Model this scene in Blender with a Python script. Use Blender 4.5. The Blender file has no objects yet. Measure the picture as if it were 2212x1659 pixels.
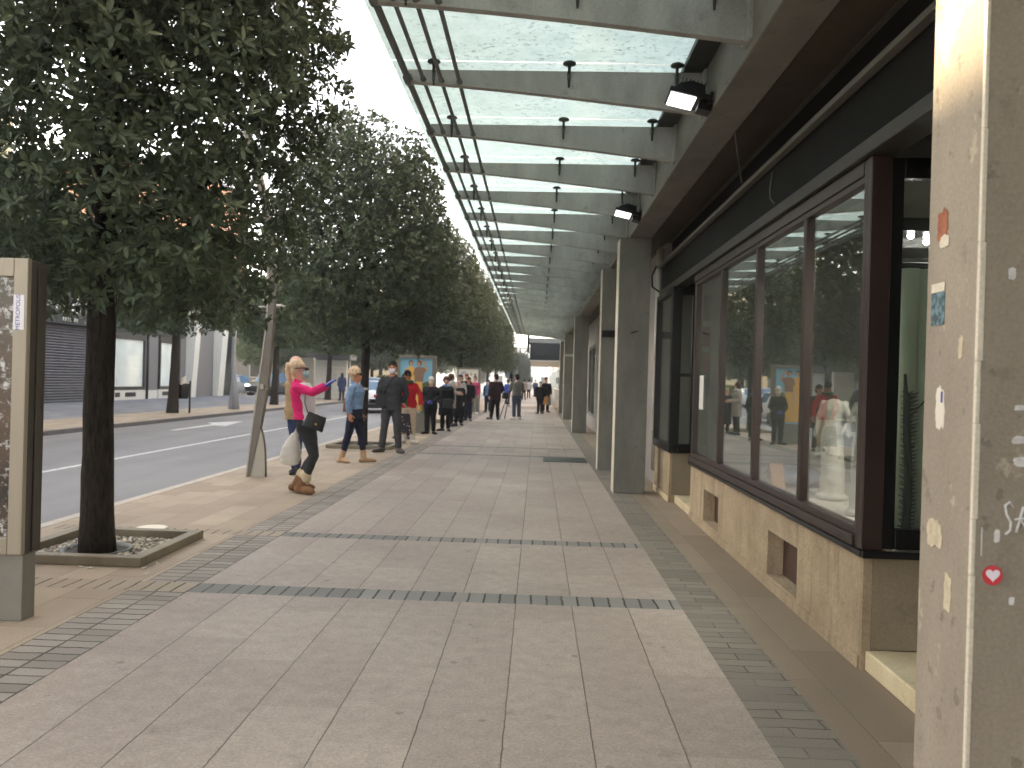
import bpy, math, random
import numpy as np
from mathutils import Vector, Matrix, noise

random.seed(7)
RNG = np.random.default_rng(11)
SC = bpy.context.scene
COL = SC.collection
TMP = bpy.data.scenes.new('workbench')
R_ = math.radians

# ------------------------------------------------------------------ camera
cam_data = bpy.data.cameras.new('camera')
cam = bpy.data.objects.new('camera', cam_data)
COL.objects.link(cam)
cam_data.sensor_width = 36.0
cam_data.lens = 36.0 * 1790.0 / 2212.0
cam_data.clip_start = 0.05
cam_data.clip_end = 2000.0
cR = Vector((0.99915312, 0.03015391, 0.02799618))
cU = Vector((-0.02808456, 0.00251129, 0.9996024))
cF = Vector((-0.03007162, 0.99954211, -0.00335603))
cam.matrix_world = Matrix(((cR.x, cU.x, -cF.x, 0.0), (cR.y, cU.y, -cF.y, 0.0), (cR.z, cU.z, -cF.z, 1.5), (0, 0, 0, 1)))
cam_data.dof.use_dof = True
cam_data.dof.focus_distance = 4.5
cam_data.dof.aperture_fstop = 4.2
SC.camera = cam

# ------------------------------------------------------------------ light
SUN_EL, SUN_AZ = R_(10.0), R_(20.0)          # azimuth measured from -X towards +Y
sun_dir = Vector((-math.cos(SUN_EL) * math.cos(SUN_AZ), math.cos(SUN_EL) * math.sin(SUN_AZ), math.sin(SUN_EL)))
world = bpy.data.worlds.new('World')
SC.world = world
world.use_nodes = True
wn = world.node_tree
for n in list(wn.nodes):
    wn.nodes.remove(n)
sky = wn.nodes.new('ShaderNodeTexSky')
sky.sky_type = 'NISHITA'
sky.sun_disc = False
sky.sun_elevation = SUN_EL
sky.sun_rotation = math.atan2(sun_dir.x, sun_dir.y)
sky.air_density = 1.0
sky.dust_density = 2.5
sky.ozone_density = 1.0
bw = wn.nodes.new('ShaderNodeRGBToBW')
warm = wn.nodes.new('ShaderNodeMix'); warm.data_type = 'RGBA'; warm.blend_type = 'MULTIPLY'; warm.inputs[0].default_value = 1.0
warm.inputs[7].default_value = (1.04, 1.0, 0.96, 1)
mixs = wn.nodes.new('ShaderNodeMix'); mixs.data_type = 'RGBA'; mixs.inputs[0].default_value = 0.72
bg = wn.nodes.new('ShaderNodeBackground')
bg.inputs[1].default_value = 0.15
wo = wn.nodes.new('ShaderNodeOutputWorld')
wn.links.new(sky.outputs[0], bw.inputs[0])
wn.links.new(bw.outputs[0], warm.inputs[6])
wn.links.new(sky.outputs[0], mixs.inputs[6])
wn.links.new(warm.outputs[2], mixs.inputs[7])
wn.links.new(mixs.outputs[2], bg.inputs[0])
wn.links.new(bg.outputs[0], wo.inputs[0])

sl = bpy.data.lights.new('sun', 'SUN')
sl.energy = 2.0
sl.angle = R_(0.6)
sl.color = (1.0, 0.80, 0.52)
so = bpy.data.objects.new('sun', sl)
COL.objects.link(so)
so.rotation_euler = (-sun_dir).to_track_quat('-Z', 'Y').to_euler()
so.location = (-20, 10, 30)

SC.view_settings.view_transform = 'Standard'
SC.view_settings.look = 'None'
SC.view_settings.gamma = 1.0
SC.view_settings.exposure = 3.3
SC.render.film_transparent = False
SC.cycles.max_bounces = 8
SC.cycles.transparent_max_bounces = 12
SC.cycles.use_denoising = True


# ------------------------------------------------------------------ materials
def lin(r, g, b):
    return tuple(((c / 255.0) / 12.92 if c / 255.0 <= 0.04045 else ((c / 255.0 + 0.055) / 1.055) ** 2.4) for c in (r, g, b))


class NT:
    def __init__(s, name):
        s.m = bpy.data.materials.new(name)
        s.m.use_nodes = True
        s.t = s.m.node_tree
        for n in list(s.t.nodes):
            s.t.nodes.remove(n)
        s.out = s.t.nodes.new('ShaderNodeOutputMaterial')

    def n(s, typ, ins=None, **kw):
        nd = s.t.nodes.new('ShaderNode' + typ)
        for k, v in kw.items():
            setattr(nd, k, v)
        for k, v in (ins or {}).items():
            s.put(nd, k, v)
        return nd

    def put(s, nd, k, v):
        if isinstance(v, tuple) and len(v) == 2 and hasattr(v[0], 'outputs'):
            s.t.links.new(v[0].outputs[v[1]], nd.inputs[k])
        elif hasattr(v, 'outputs'):
            s.t.links.new(v.outputs[0], nd.inputs[k])
        else:
            if isinstance(v, tuple) and len(v) == 3 and nd.inputs[k].type == 'RGBA':
                v = v + (1.0,)
            nd.inputs[k].default_value = v

    def math(s, op, a, b=0.0, c=0.0):
        return s.n('Math', {0: a, 1: b, 2: c}, operation=op)

    def mix(s, fac, a, b, bt='MIX'):
        nd = s.n('Mix', data_type='RGBA', blend_type=bt)
        s.put(nd, 0, fac); s.put(nd, 6, a); s.put(nd, 7, b)
        return (nd, 2)

    def coord(s, kind='Object', scale=(1, 1, 1), loc=(0, 0, 0)):
        tc = s.n('TexCoord')
        mp = s.n('Mapping', {'Vector': (tc, kind), 'Scale': scale, 'Location': loc})
        return mp

    def noise(s, vec, scale, detail=5.0, rough=0.55, dist=0.0):
        return s.n('TexNoise', {'Vector': vec, 'Scale': scale, 'Detail': detail, 'Roughness': rough, 'Distortion': dist})

    def ramp(s, fac, a, b, ca=(0, 0, 0, 1), cb=(1, 1, 1, 1)):
        nd = s.n('ValToRGB', {'Fac': fac})
        nd.color_ramp.elements[0].position = a; nd.color_ramp.elements[0].color = ca
        nd.color_ramp.elements[1].position = b; nd.color_ramp.elements[1].color = cb
        return nd

    def bump(s, h, strength=0.3, dist=0.01):
        return s.n('Bump', {'Height': h, 'Strength': strength, 'Distance': dist})

    def done(s, col, rough=0.6, metal=0.0, nrm=None, spec=0.5, **extra):
        p = s.n('BsdfPrincipled')
        s.put(p, 'Base Color', col); s.put(p, 'Roughness', rough); s.put(p, 'Metallic', metal)
        s.put(p, 'Specular IOR Level', spec)
        if nrm is not None:
            s.put(p, 'Normal', nrm)
        for k, v in extra.items():
            s.put(p, k, v)
        s.t.links.new(p.outputs[0], s.out.inputs[0])
        return s.m

    def surf(s, sh):
        s.t.links.new(sh.outputs[0], s.out.inputs[0])
        return s.m


def plain(name, col, rough=0.6, metal=0.0, var=0.12, scale=6.0, bump=0.0, bscale=60.0, stretch=(1, 1, 1), col2=None, spec=0.5, rvar=0.0):
    """a painted / woven / cast surface with cloudy variation and a fine bump"""
    t = NT(name)
    v = t.coord('Object', stretch)
    nz = t.noise(v, scale, 6, 0.6)
    fac = t.ramp(nz, 0.3, 0.7)
    a = tuple(max(0.0, c * (1 - var)) for c in col)
    b = tuple(min(1.0, c * (1 + var)) for c in (col2 or col))
    c = t.mix(fac, a, b)
    nrm = None
    if bump:
        nrm = t.bump(t.noise(v, bscale, 4, 0.6), bump, 0.01)
    r = rough
    if rvar:
        r = t.math('MULTIPLY_ADD', nz, rvar, rough - rvar / 2)
    return t.done(c, r, metal, nrm, spec)


def emis(name, col, st):
    t = NT(name)
    e = t.n('Emission', {'Color': col, 'Strength': st})
    return t.surf(e)


def glass_thin(name, tint=(0.9, 0.94, 0.92), refl=1.0, base=0.02):
    t = NT(name)
    g = t.n('NewGeometry')
    cs = t.math('ABSOLUTE', (t.n('VectorMath', {0: (g, 'Normal'), 1: (g, 'Incoming')}, operation='DOT_PRODUCT'), 'Value'))
    fr = t.math('POWER', t.math('SUBTRACT', 1.0, cs), 4.0)
    f2 = t.math('MULTIPLY_ADD', fr, refl, base)
    f2.use_clamp = True
    v = t.coord('Object')
    sm = t.ramp(t.noise(v, 1.7, 5, 0.6), 0.35, 0.75)
    gl = t.n('BsdfGlossy', {'Color': (0.95, 0.97, 0.96), 'Roughness': 0.012})
    tr = t.n('BsdfTransparent', {'Color': tint})
    df = t.n('BsdfDiffuse', {'Color': (0.6, 0.6, 0.57)})
    dustf = t.math('MULTIPLY', sm, 0.035)
    m0 = t.n('MixShader', {0: dustf, 1: tr, 2: df})
    ms = t.n('MixShader', {0: f2, 1: m0, 2: gl})
    return t.surf(ms)


MAT = {}
# ---- paving (object coordinates = metres, the pavement object sits at the origin)


def slab_mat():
    t = NT('granite_slabs')
    tc = t.n('TexCoord')
    sx = t.n('SeparateXYZ', {0: (tc, 'Object')})
    wob = t.noise((tc, 'Object'), 9.0, 3, 0.5)
    wx = t.math('MULTIPLY_ADD', wob, 0.010, (sx, 0))
    u = t.math('ADD', wx, 0.1 + 0.375 * 40 - 0.005)
    sw = t.n('CombineXYZ', {0: (sx, 1), 1: u})
    br = t.n('TexBrick', {'Vector': sw, 'Color1': lin(156, 141, 130), 'Color2': lin(180, 165, 152), 'Mortar': lin(128, 115, 108), 'Scale': 1.0,
                          'Mortar Size': 0.001, 'Mortar Smooth': 0.3, 'Bias': 0.0, 'Brick Width': 0.93, 'Row Height': 0.375},
             offset=0.37, squash=1.0)
    fr = t.math('FRACT', t.math('DIVIDE', u, 0.375))
    d = t.math('MINIMUM', fr, t.math('SUBTRACT', 1.0, fr))
    line = t.ramp(d, 0.004, 0.011, (1, 1, 1, 1), (0, 0, 0, 1))
    big = t.ramp(t.noise((tc, 'Object'), 0.7, 5, 0.62), 0.3, 0.72)
    c = t.mix(0.4, (br, 0), lin(170, 155, 143))
    c = t.mix(t.math('MULTIPLY', big, 0.42), c, lin(140, 126, 118))
    mott = t.ramp(t.noise((tc, 'Object'), 11.0, 4, 0.65), 0.3, 0.72, (0.88, 0.88, 0.87, 1), (1.1, 1.1, 1.1, 1))
    c = t.mix(1.0, c, mott, 'MULTIPLY')
    spk = t.ramp(t.noise((tc, 'Object'), 62.0, 3, 0.75), 0.32, 0.68, (0.80, 0.80, 0.80, 1), (1.17, 1.17, 1.17, 1))
    c = t.mix(1.0, c, spk, 'MULTIPLY')
    grain = t.noise((tc, 'Object'), 170.0, 3, 0.7)
    gr = t.ramp(grain, 0.3, 0.72, (0.74, 0.74, 0.74, 1), (1.24, 1.24, 1.24, 1))
    c = t.mix(1.0, c, gr, 'MULTIPLY')
    # gum, drips and stains with shapes of their own
    st = t.ramp(t.noise((tc, 'Object'), 4.2, 6, 0.7), 0.60, 0.72)
    c = t.mix(t.math('MULTIPLY', st, 0.42), c, lin(96, 86, 80))
    vo = t.n('TexVoronoi', {'Vector': (tc, 'Object'), 'Scale': 3.4})
    gum = t.ramp((vo, 'Distance'), 0.05, 0.085, (1, 1, 1, 1), (0, 0, 0, 1))
    c = t.mix(t.math('MULTIPLY', gum, 0.45), c, lin(88, 80, 76))
    c = t.mix(t.math('MULTIPLY', line, t.math('MULTIPLY_ADD', t.noise((tc, 'Object'), 1.1, 3, 0.6), 1.2, 0.1)), c, lin(62, 56, 52))
    h = t.math('MULTIPLY_ADD', line, -1.0, t.math('MULTIPLY', grain, 0.25))
    return t.done(c, t.math('MULTIPLY_ADD', big, 0.16, 0.55), 0, t.bump(h, 0.5, 0.004), 0.3)


def block_mat(name, c1, c2, joint, u_axis, bw_, rh, off=0.5, msize=0.006, jmix=0.9, u0=0.0, v0=0.0, wobble=0.012):
    """small setts: rows stacked along v, blocks along u (u_axis 0 = x, 1 = y)"""
    t = NT(name)
    tc = t.n('TexCoord')
    sx = t.n('SeparateXYZ', {0: (tc, 'Object')})
    w1 = t.noise((tc, 'Object'), 7.0, 3, 0.6)
    w2 = t.noise((tc, 'Object'), 8.3, 3, 0.6)
    uu = t.math('ADD', t.math('MULTIPLY_ADD', w1, wobble * 2, (sx, u_axis)), u0 - wobble + 100 * bw_)
    vv = t.math('ADD', t.math('MULTIPLY_ADD', w2, wobble * 2, (sx, 1 - u_axis)), v0 - wobble + 100 * rh)
    sw = t.n('CombineXYZ', {0: uu, 1: vv})
    br = t.n('TexBrick', {'Vector': sw, 'Color1': c1, 'Color2': c2, 'Mortar': joint, 'Scale': 1.0,
                          'Mortar Size': msize, 'Mortar Smooth': 0.25, 'Bias': 0.0, 'Brick Width': bw_, 'Row Height': rh}, offset=off)
    grain = t.noise((tc, 'Object'), 120.0, 3, 0.7)
    gr = t.ramp(grain, 0.3, 0.72, (0.8, 0.8, 0.8, 1), (1.18, 1.18, 1.18, 1))
    big = t.ramp(t.noise((tc, 'Object'), 1.3, 5, 0.65), 0.32, 0.7)
    c = t.mix(1.0, (br, 0), gr, 'MULTIPLY')
    c = t.mix(t.math('MULTIPLY', big, 0.3), c, tuple(x * 0.62 for x in c1))
    fillj = t.ramp(t.noise((tc, 'Object'), 3.1, 4, 0.6), 0.42, 0.6)
    base = t.mix(0.5, c1, c2)
    c = t.mix(t.math('MULTIPLY', t.math('MULTIPLY', (br, 1), fillj), 1.0 - jmix), c, base)
    h = t.math('MULTIPLY_ADD', (br, 1), -1.0, t.math('MULTIPLY', grain, 0.3))
    return t.done(c, 0.75, 0, t.bump(h, 0.55, 0.006), 0.15)


MAT['slab'] = slab_mat()
MAT['beige'] = block_mat('beige_pavers', lin(158, 142, 125), lin(176, 161, 142), lin(112, 100, 88), 1, 0.62, 0.31, 0.4, 0.003, 0.6, wobble=0.004)
MAT['grey_block'] = block_mat('grey_sett_band', lin(138, 130, 121), lin(162, 153, 143), lin(70, 63, 57), 0, 0.2, 0.107, 0.0, 0.008, 0.72, u0=0.15)
MAT['cross_block'] = block_mat('cross_sett_band', lin(116, 115, 111), lin(144, 142, 136), lin(62, 59, 55), 0, 0.107, 0.5, 0.0, 0.0055, 0.55)
MAT['blue_block'] = block_mat('blue_sett_strip', lin(126, 118, 108), lin(142, 134, 122), lin(88, 82, 75), 0, 0.33, 0.1, 0.5, 0.005, 0.35)
MAT['edge_slab'] = block_mat('building_edge_slabs', lin(142, 127, 110), lin(160, 144, 126), lin(116, 103, 90), 1, 1.2, 0.5, 0.4, 0.002, 0.8, wobble=0.003)
MAT['opp_beige'] = block_mat('opposite_beige_pavers', lin(165, 152, 136), lin(186, 172, 155), lin(120, 110, 98), 1, 0.6, 0.3, 0.4, 0.004, 0.6)
MAT['opp_grey'] = block_mat('opposite_grey_pavers', lin(128, 130, 136), lin(150, 152, 158), lin(100, 100, 104), 1, 0.6, 0.4, 0.4, 0.004, 0.6)
MAT['kerb'] = plain('pale_kerb_stone', lin(176, 166, 152), 0.7, var=0.14, bump=0.3)
MAT['kerb_dark'] = plain('dark_kerb_stone', lin(92, 92, 94), 0.75, var=0.2, bump=0.3)


def asphalt():
    t = NT('worn_asphalt')
    tc = t.n('TexCoord')
    mp = t.n('Mapping', {'Vector': (tc, 'Object'), 'Scale': (1.0, 0.12, 1.0)})
    trk = t.ramp(t.noise(mp, 1.1, 4, 0.6), 0.32, 0.68)
    big = t.ramp(t.noise((tc, 'Object'), 0.5, 5, 0.6), 0.3, 0.7)
    g = t.noise((tc, 'Object'), 160.0, 2, 0.8)
    gr = t.ramp(g, 0.3, 0.75, (0.72, 0.72, 0.72, 1), (1.3, 1.3, 1.3, 1))
    c = t.mix(trk, lin(124, 123, 124), lin(143, 141, 142))
    c = t.mix(t.math('MULTIPLY', big, 0.35), c, lin(104, 104, 108))
    c = t.mix(1.0, c, gr, 'MULTIPLY')
    return t.done(c, 0.72, 0, t.bump(g, 0.5, 0.006), 0.4)


MAT['asphalt'] = asphalt()
MAT['ground'] = plain('bare_ground', lin(120, 114, 104), 0.9, var=0.2, scale=0.4)


def road_paint():
    t = NT('worn_road_paint')
    tc = t.n('TexCoord')
    w = t.ramp(t.noise((tc, 'Object'), 14.0, 6, 0.7), 0.36, 0.52)
    c = t.mix(w, lin(150, 150, 152), lin(215, 215, 212))
    return t.done(c, 0.7)


MAT['paint'] = road_paint()


def concrete(name, c1, c2, dirt=0.35, patches=0.0, stretch=(1, 1, 0.35), patchcol=lin(205, 190, 165)):
    t = NT(name)
    tc = t.n('TexCoord')
    v = t.n('Mapping', {'Vector': (tc, 'Object'), 'Scale': stretch})
    a = t.ramp(t.noise(v, 3.0, 7, 0.62), 0.3, 0.7)
    c = t.mix(a, c1, c2)
    d = t.ramp(t.noise((tc, 'Object'), 7.5, 7, 0.68), 0.58, 0.7)
    c = t.mix(t.math('MULTIPLY', d, dirt), c, tuple(x * 0.5 for x in c1))
    g = t.noise((tc, 'Object'), 90.0, 3, 0.6)
    gr = t.ramp(g, 0.3, 0.7, (0.88, 0.88, 0.88, 1), (1.1, 1.1, 1.1, 1))
    c = t.mix(1.0, c, gr, 'MULTIPLY')
    h = g
    if patches:
        p1 = t.noise(t.n('Mapping', {'Vector': (tc, 'Object'), 'Scale': (1, 1, 0.6)}), 9.0, 8, 0.72)
        p2 = t.noise((tc, 'Object'), 2.2, 3, 0.5)
        pf = t.ramp(t.math('MULTIPLY', p1, p2), 0.335, 0.36)
        c = t.mix(t.math('MULTIPLY', pf, patches), c, patchcol)
        p3 = t.ramp(t.noise((tc, 'Object'), 16.0, 4, 0.6), 0.63, 0.67)
        c = t.mix(t.math('MULTIPLY', p3, 0.45), c, tuple(x * 0.45 for x in c1))
    return t.done(c, 0.68, 0, t.bump(h, 0.25, 0.004), 0.4)


MAT['concrete'] = concrete('grey_concrete', lin(112, 110, 104), lin(136, 133, 125))
MAT['beam'] = concrete('stained_beam_concrete', lin(104, 100, 92), lin(128, 123, 113), 0.5, stretch=(1, 0.5, 1))
MAT['pillar'] = concrete('weathered_pillar_render', lin(138, 127, 114), lin(158, 147, 132), 0.35, 0.4)
MAT['pillar_trim'] = concrete('chipped_white_arris', lin(196, 186, 168), lin(226, 216, 198), 0.3)  # on the farther pillars this pale tone stands for sunlit faces
MAT['wall'] = concrete('pale_wall_render', lin(150, 144, 140), lin(172, 165, 158), 0.3)


def rough_base():
    t = NT('rough_tan_render')
    tc = t.n('TexCoord')
    a = t.ramp(t.noise((tc, 'Object'), 2.6, 7, 0.65), 0.28, 0.72)
    c = t.mix(a, lin(158, 139, 114), lin(190, 170, 142))
    run = t.n('Mapping', {'Vector': (tc, 'Object'), 'Scale': (5, 5, 0.5)})
    d = t.ramp(t.noise(run, 1.6, 6, 0.7), 0.52, 0.68)
    c = t.mix(t.math('MULTIPLY', d, 0.5), c, lin(100, 86, 68))
    p = t.ramp(t.noise((tc, 'Object'), 6.0, 7, 0.75), 0.60, 0.66)
    c = t.mix(t.math('MULTIPLY', p, 0.45), c, lin(196, 178, 148))
    g = t.noise((tc, 'Object'), 46.0, 5, 0.7)
    gr = t.ramp(g, 0.3, 0.7, (0.8, 0.8, 0.8, 1), (1.14, 1.14, 1.14, 1))
    c = t.mix(1.0, c, gr, 'MULTIPLY')
    return t.done(c, 0.85, 0, t.bump(g, 0.9, 0.012), 0.25)


MAT['base'] = rough_base()
MAT['base_dark'] = concrete('rough_grey_render', lin(132, 118, 98), lin(150, 136, 114), 0.4)
MAT['step'] = concrete('terrazzo_step', lin(196, 176, 140), lin(222, 206, 172), 0.4)
MAT['brown_board'] = concrete('brown_soffit_board', lin(62, 54, 43), lin(82, 72, 57), 0.5, stretch=(1, 0.3, 1))
MAT['dark_soffit'] = plain('dark_soffit', lin(88, 84, 76), 0.7, var=0.2, scale=2)
MAT['black_panel'] = plain('sooty_black_panel', lin(24, 23, 22), 0.75, var=0.35, scale=3, bump=0.1, spec=0.2)  # near-black base colour, tone varies at random
MAT['grey_trim'] = plain('dull_metal_trim', lin(62, 59, 55), 0.5, 0.2, var=0.15)
MAT['rail_grey'] = plain('dull_grey_rail', lin(110, 106, 98), 0.5, 0.3)
MAT['brown_frame'] = plain('brown_anodised_frame', lin(54, 40, 35), 0.4, 0.1, var=0.12, scale=3)
MAT['black_frame'] = plain('black_window_frame', lin(22, 22, 22), 0.35, 0.2)
MAT['steel_rib'] = concrete('weathered_steel_rib', lin(144, 143, 137), lin(172, 170, 163), 0.5, stretch=(1.5, 1, 0.5))
MAT['steel_dark'] = plain('dark_stained_steel', lin(72, 74, 70), 0.5, 0.5, var=0.25, scale=9)
MAT['rod'] = plain('grey_steel_rod', lin(112, 114, 112), 0.42, 0.6, var=0.15, scale=5)
MAT['vent_brown'] = plain('brown_vent_plate', lin(78, 58, 48), 0.6, var=0.15)
MAT['shop_glass'] = glass_thin('shop_window_glass', (0.93, 0.95, 0.94), 1.1, 0.10)
MAT['pale_pipe'] = plain('pale_drain_pipe', lin(186, 180, 170), 0.5, var=0.1)
MAT['white_steel'] = plain('white_paint', lin(214, 212, 206), 0.5, var=0.06)


def canopy_glass():
    t = NT('dirty_frosted_glass')
    tc = t.n('TexCoord')
    mp = t.n('Mapping', {'Vector': (tc, 'Object'), 'Scale': (1, 1, 1)})
    spots = t.ramp(t.noise(mp, 22.0, 5, 0.75), 0.535, 0.63)
    zone = t.ramp(t.noise(mp, 1.6, 4, 0.6), 0.32, 0.62)
    cl = t.ramp(t.noise(mp, 5.0, 6, 0.6), 0.3, 0.75)
    c = t.mix(cl, lin(168, 188, 186), lin(190, 208, 206))
    sp = t.math('MULTIPLY', spots, zone)
    c = t.mix(t.math('MULTIPLY', sp, 0.68), c, lin(100, 110, 108))
    tl = t.n('BsdfTranslucent', {'Color': c})
    tr = t.n('BsdfTransparent', {'Color': c})
    gl = t.n('BsdfGlossy', {'Color': (0.8, 0.9, 0.88), 'Roughness': 0.15})
    m = t.n('MixShader', {0: 0.05, 1: tl, 2: tr})
    m2 = t.n('MixShader', {0: 0.06, 1: m, 2: gl})
    return t.surf(m2)


MAT['canopy_glass'] = canopy_glass()


def leaf_mat(name, c1, c2, c3, rough=0.42, trans=0.22):
    t = NT(name)
    g = t.n('NewGeometry')
    rp = t.n('ValToRGB', {'Fac': (g, 'Random Per Island')})
    e = rp.color_ramp.elements
    e[0].position = 0.0; e[0].color = c1 + (1,)
    e[1].position = 1.0; e[1].color = c3 + (1,)
    m = e.new(0.62); m.color = c2 + (1,)
    p = t.n('BsdfPrincipled')
    t.put(p, 'Base Color', rp); t.put(p, 'Roughness', rough); t.put(p, 'Specular IOR Level', 0.3)
    tl = t.n('BsdfTranslucent', {'Color': t.mix(0.5, rp, tuple(min(1, x * 1.6) for x in c3))})
    ms = t.n('MixShader', {0: trans, 1: p, 2: tl})
    return t.surf(ms)


MAT['leaf'] = leaf_mat('evergreen_leaf', (0.036, 0.053, 0.030), (0.068, 0.092, 0.050), (0.115, 0.138, 0.078), 0.5, 0.25)
MAT['leaf_light'] = leaf_mat('broad_leaf', (0.045, 0.075, 0.035), (0.075, 0.115, 0.045), (0.13, 0.16, 0.06), 0.5, 0.3)
MAT['leaf_far'] = leaf_mat('distant_leaf', (0.12, 0.15, 0.14), (0.17, 0.20, 0.19), (0.22, 0.25, 0.24), 0.55, 0.25)  # haze of distance is mixed into this pale leaf colour


def bark():
    t = NT('dark_bark')
    v = t.coord('Object', (1, 1, 0.22))
    n1 = t.noise(v, 34.0, 6, 0.65, 0.6)
    f = t.ramp(n1, 0.34, 0.66)
    c = t.mix(f, lin(26, 23, 21), lin(64, 56, 49))
    return t.done(c, 0.85, 0, t.bump(n1, 1.0, 0.03), 0.25)


MAT['bark'] = bark()


# ------------------------------------------------------------------ mesh helpers
class MB:
    def __init__(s):
        s.v = []; s.f = []; s.mi = []; s.sm = []

    def add(s, verts, faces, mi=0, smooth=False):
        o = len(s.v)
        s.v.extend([tuple(p) for p in verts])
        for fc in faces:
            s.f.append([i + o for i in fc]); s.mi.append(mi); s.sm.append(smooth)
        return s

    def box(s, x0, x1, y0, y1, z0, z1, mi=0):
        v = [(x0, y0, z0), (x1, y0, z0), (x1, y1, z0), (x0, y1, z0), (x0, y0, z1), (x1, y0, z1), (x1, y1, z1), (x0, y1, z1)]
        return s.add(v, [(0, 3, 2, 1), (4, 5, 6, 7), (0, 1, 5, 4), (1, 2, 6, 5), (2, 3, 7, 6), (3, 0, 4, 7)], mi)

    def quad(s, a, b, c, d, mi=0):
        return s.add([a, b, c, d], [(0, 1, 2, 3)], mi)

    def prism(s, poly, axis, a0, a1, mi=0):
        """poly: 2D outline in the two other axes (x,y,z order kept), extruded along axis"""
        def p3(p, a):
            if axis == 0: return (a, p[0], p[1])
            if axis == 1: return (p[0], a, p[1])
            return (p[0], p[1], a)
        n = len(poly)
        v = [p3(p, a0) for p in poly] + [p3(p, a1) for p in poly]
        f = [tuple(range(n - 1, -1, -1)), tuple(range(n, 2 * n))]
        f += [(i, (i + 1) % n, n + (i + 1) % n, n + i) for i in range(n)]
        return s.add(v, f, mi)

    def tube(s, pts, rad, n=10, caps=True, mi=0, flat=None, smooth=True, dome=False):
        """tapered tube through pts; flat=(dirvec, ratio) squashes sections along dirvec"""
        pts = [Vector(p) for p in pts]
        if not isinstance(rad, (list, tuple)): rad = [rad] * len(pts)
        rad = list(rad)
        if dome:
            d0 = (pts[0] - pts[1]).normalized(); d1 = (pts[-1] - pts[-2]).normalized()
            a, b = pts[0], pts[-1]; ra, rb = rad[0], rad[-1]
            pts = [a + d0 * ra * 0.95, a + d0 * ra * 0.7] + pts + [b + d1 * rb * 0.7, b + d1 * rb * 0.95]
            rad = [ra * 0.32, ra * 0.72] + rad + [rb * 0.72, rb * 0.32]
        rings = []
        up = None
        for i, p in enumerate(pts):
            if i == 0: d = pts[1] - pts[0]
            elif i == len(pts) - 1: d = pts[-1] - pts[-2]
            else: d = (pts[i + 1] - pts[i]).normalized() + (pts[i] - pts[i - 1]).normalized()
            d.normalize()
            if up is None:
                up = Vector((0, 0, 1)) if abs(d.z) < 0.9 else Vector((0, 1, 0))
            x = d.cross(up)
            if x.length < 1e-5: x = d.cross(Vector((1, 0, 0)))
            x.normalize()
            y = x.cross(d).normalized()
            up = y if abs(d.z) < 0.98 else up
            ring = []
            for k in range(n):
                a = 2 * math.pi * k / n
                o = x * math.cos(a) * rad[i] + y * math.sin(a) * rad[i]
                if flat is not None:
                    fd = Vector(flat[0]).normalized()
                    o = o - fd * o.dot(fd) * (1 - flat[1])
                ring.append(p + o)
            rings.append(ring)
        v = [q for r in rings for q in r]
        f = []
        for i in range(len(rings) - 1):
            for k in range(n):
                f.append((i * n + k, i * n + (k + 1) % n, (i + 1) * n + (k + 1) % n, (i + 1) * n + k))
        if caps:
            f.append(tuple(range(n - 1, -1, -1)))
            f.append(tuple((len(rings) - 1) * n + k for k in range(n)))
        return s.add(v, f, mi, smooth)

    def loft(s, rings, n=18, mi=0):
        """rings: (cx, cy, cz, rx, ry) horizontal ellipses"""
        v = []; f = []
        for (cx, cy, cz, rx, ry) in rings:
            for k in range(n):
                a = 2 * math.pi * k / n
                ca, sa = math.cos(a), math.sin(a)
                e = 0.82
                v.append((cx + rx * math.copysign(abs(ca) ** e, ca), cy + ry * math.copysign(abs(sa) ** e, sa), cz))
        for i in range(len(rings) - 1):
            for k in range(n):
                f.append((i * n + k, i * n + (k + 1) % n, (i + 1) * n + (k + 1) % n, (i + 1) * n + k))
        f.append(tuple(range(n - 1, -1, -1)))
        f.append(tuple((len(rings) - 1) * n + k for k in range(n)))
        return s.add(v, f, mi, True)

    def ell(s, c, r, nu=14, nv=9, mi=0, rot=None):
        c = Vector(c)
        v = []; f = []
        if not isinstance(r, (tuple, list)): r = (r, r, r)
        for j in range(nv + 1):
            th = math.pi * j / nv
            for k in range(nu):
                a = 2 * math.pi * k / nu
                p = Vector((r[0] * math.sin(th) * math.cos(a), r[1] * math.sin(th) * math.sin(a), -r[2] * math.cos(th)))
                if rot is not None: p = rot @ p
                v.append(c + p)
        for j in range(nv):
            for k in range(nu):
                f.append((j * nu + k, j * nu + (k + 1) % nu, (j + 1) * nu + (k + 1) % nu, (j + 1) * nu + k))
        return s.add(v, f, mi, True)

    def lathe(s, prof, c=(0, 0, 0), n=20, mi=0, smooth=True, axis=2):
        v = []; f = []
        for (r, z) in prof:
            for k in range(n):
                a = 2 * math.pi * k / n
                p = (r * math.cos(a), r * math.sin(a), z)
                if axis == 0: p = (z, r * math.cos(a), r * math.sin(a))
                if axis == 1: p = (r * math.cos(a), z, r * math.sin(a))
                v.append((c[0] + p[0], c[1] + p[1], c[2] + p[2]))
        for i in range(len(prof) - 1):
            for k in range(n):
                f.append((i * n + k, i * n + (k + 1) % n, (i + 1) * n + (k + 1) % n, (i + 1) * n + k))
        f.append(tuple(range(n - 1, -1, -1)))
        f.append(tuple((len(prof) - 1) * n + k for k in range(n)))
        return s.add(v, f, mi, smooth)

    def map(s, fn):
        s.v = [tuple(fn(Vector(p))) for p in s.v]
        return s

    def mesh(s, name, mats):
        me = bpy.data.meshes.new(name)
        me.from_pydata(s.v, [], s.f)
        for m in (mats if isinstance(mats, (list, tuple)) else [mats]):
            me.materials.append(m)
        me.polygons.foreach_set('material_index', s.mi)
        me.polygons.foreach_set('use_smooth', s.sm)
        me.update()
        return me

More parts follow.
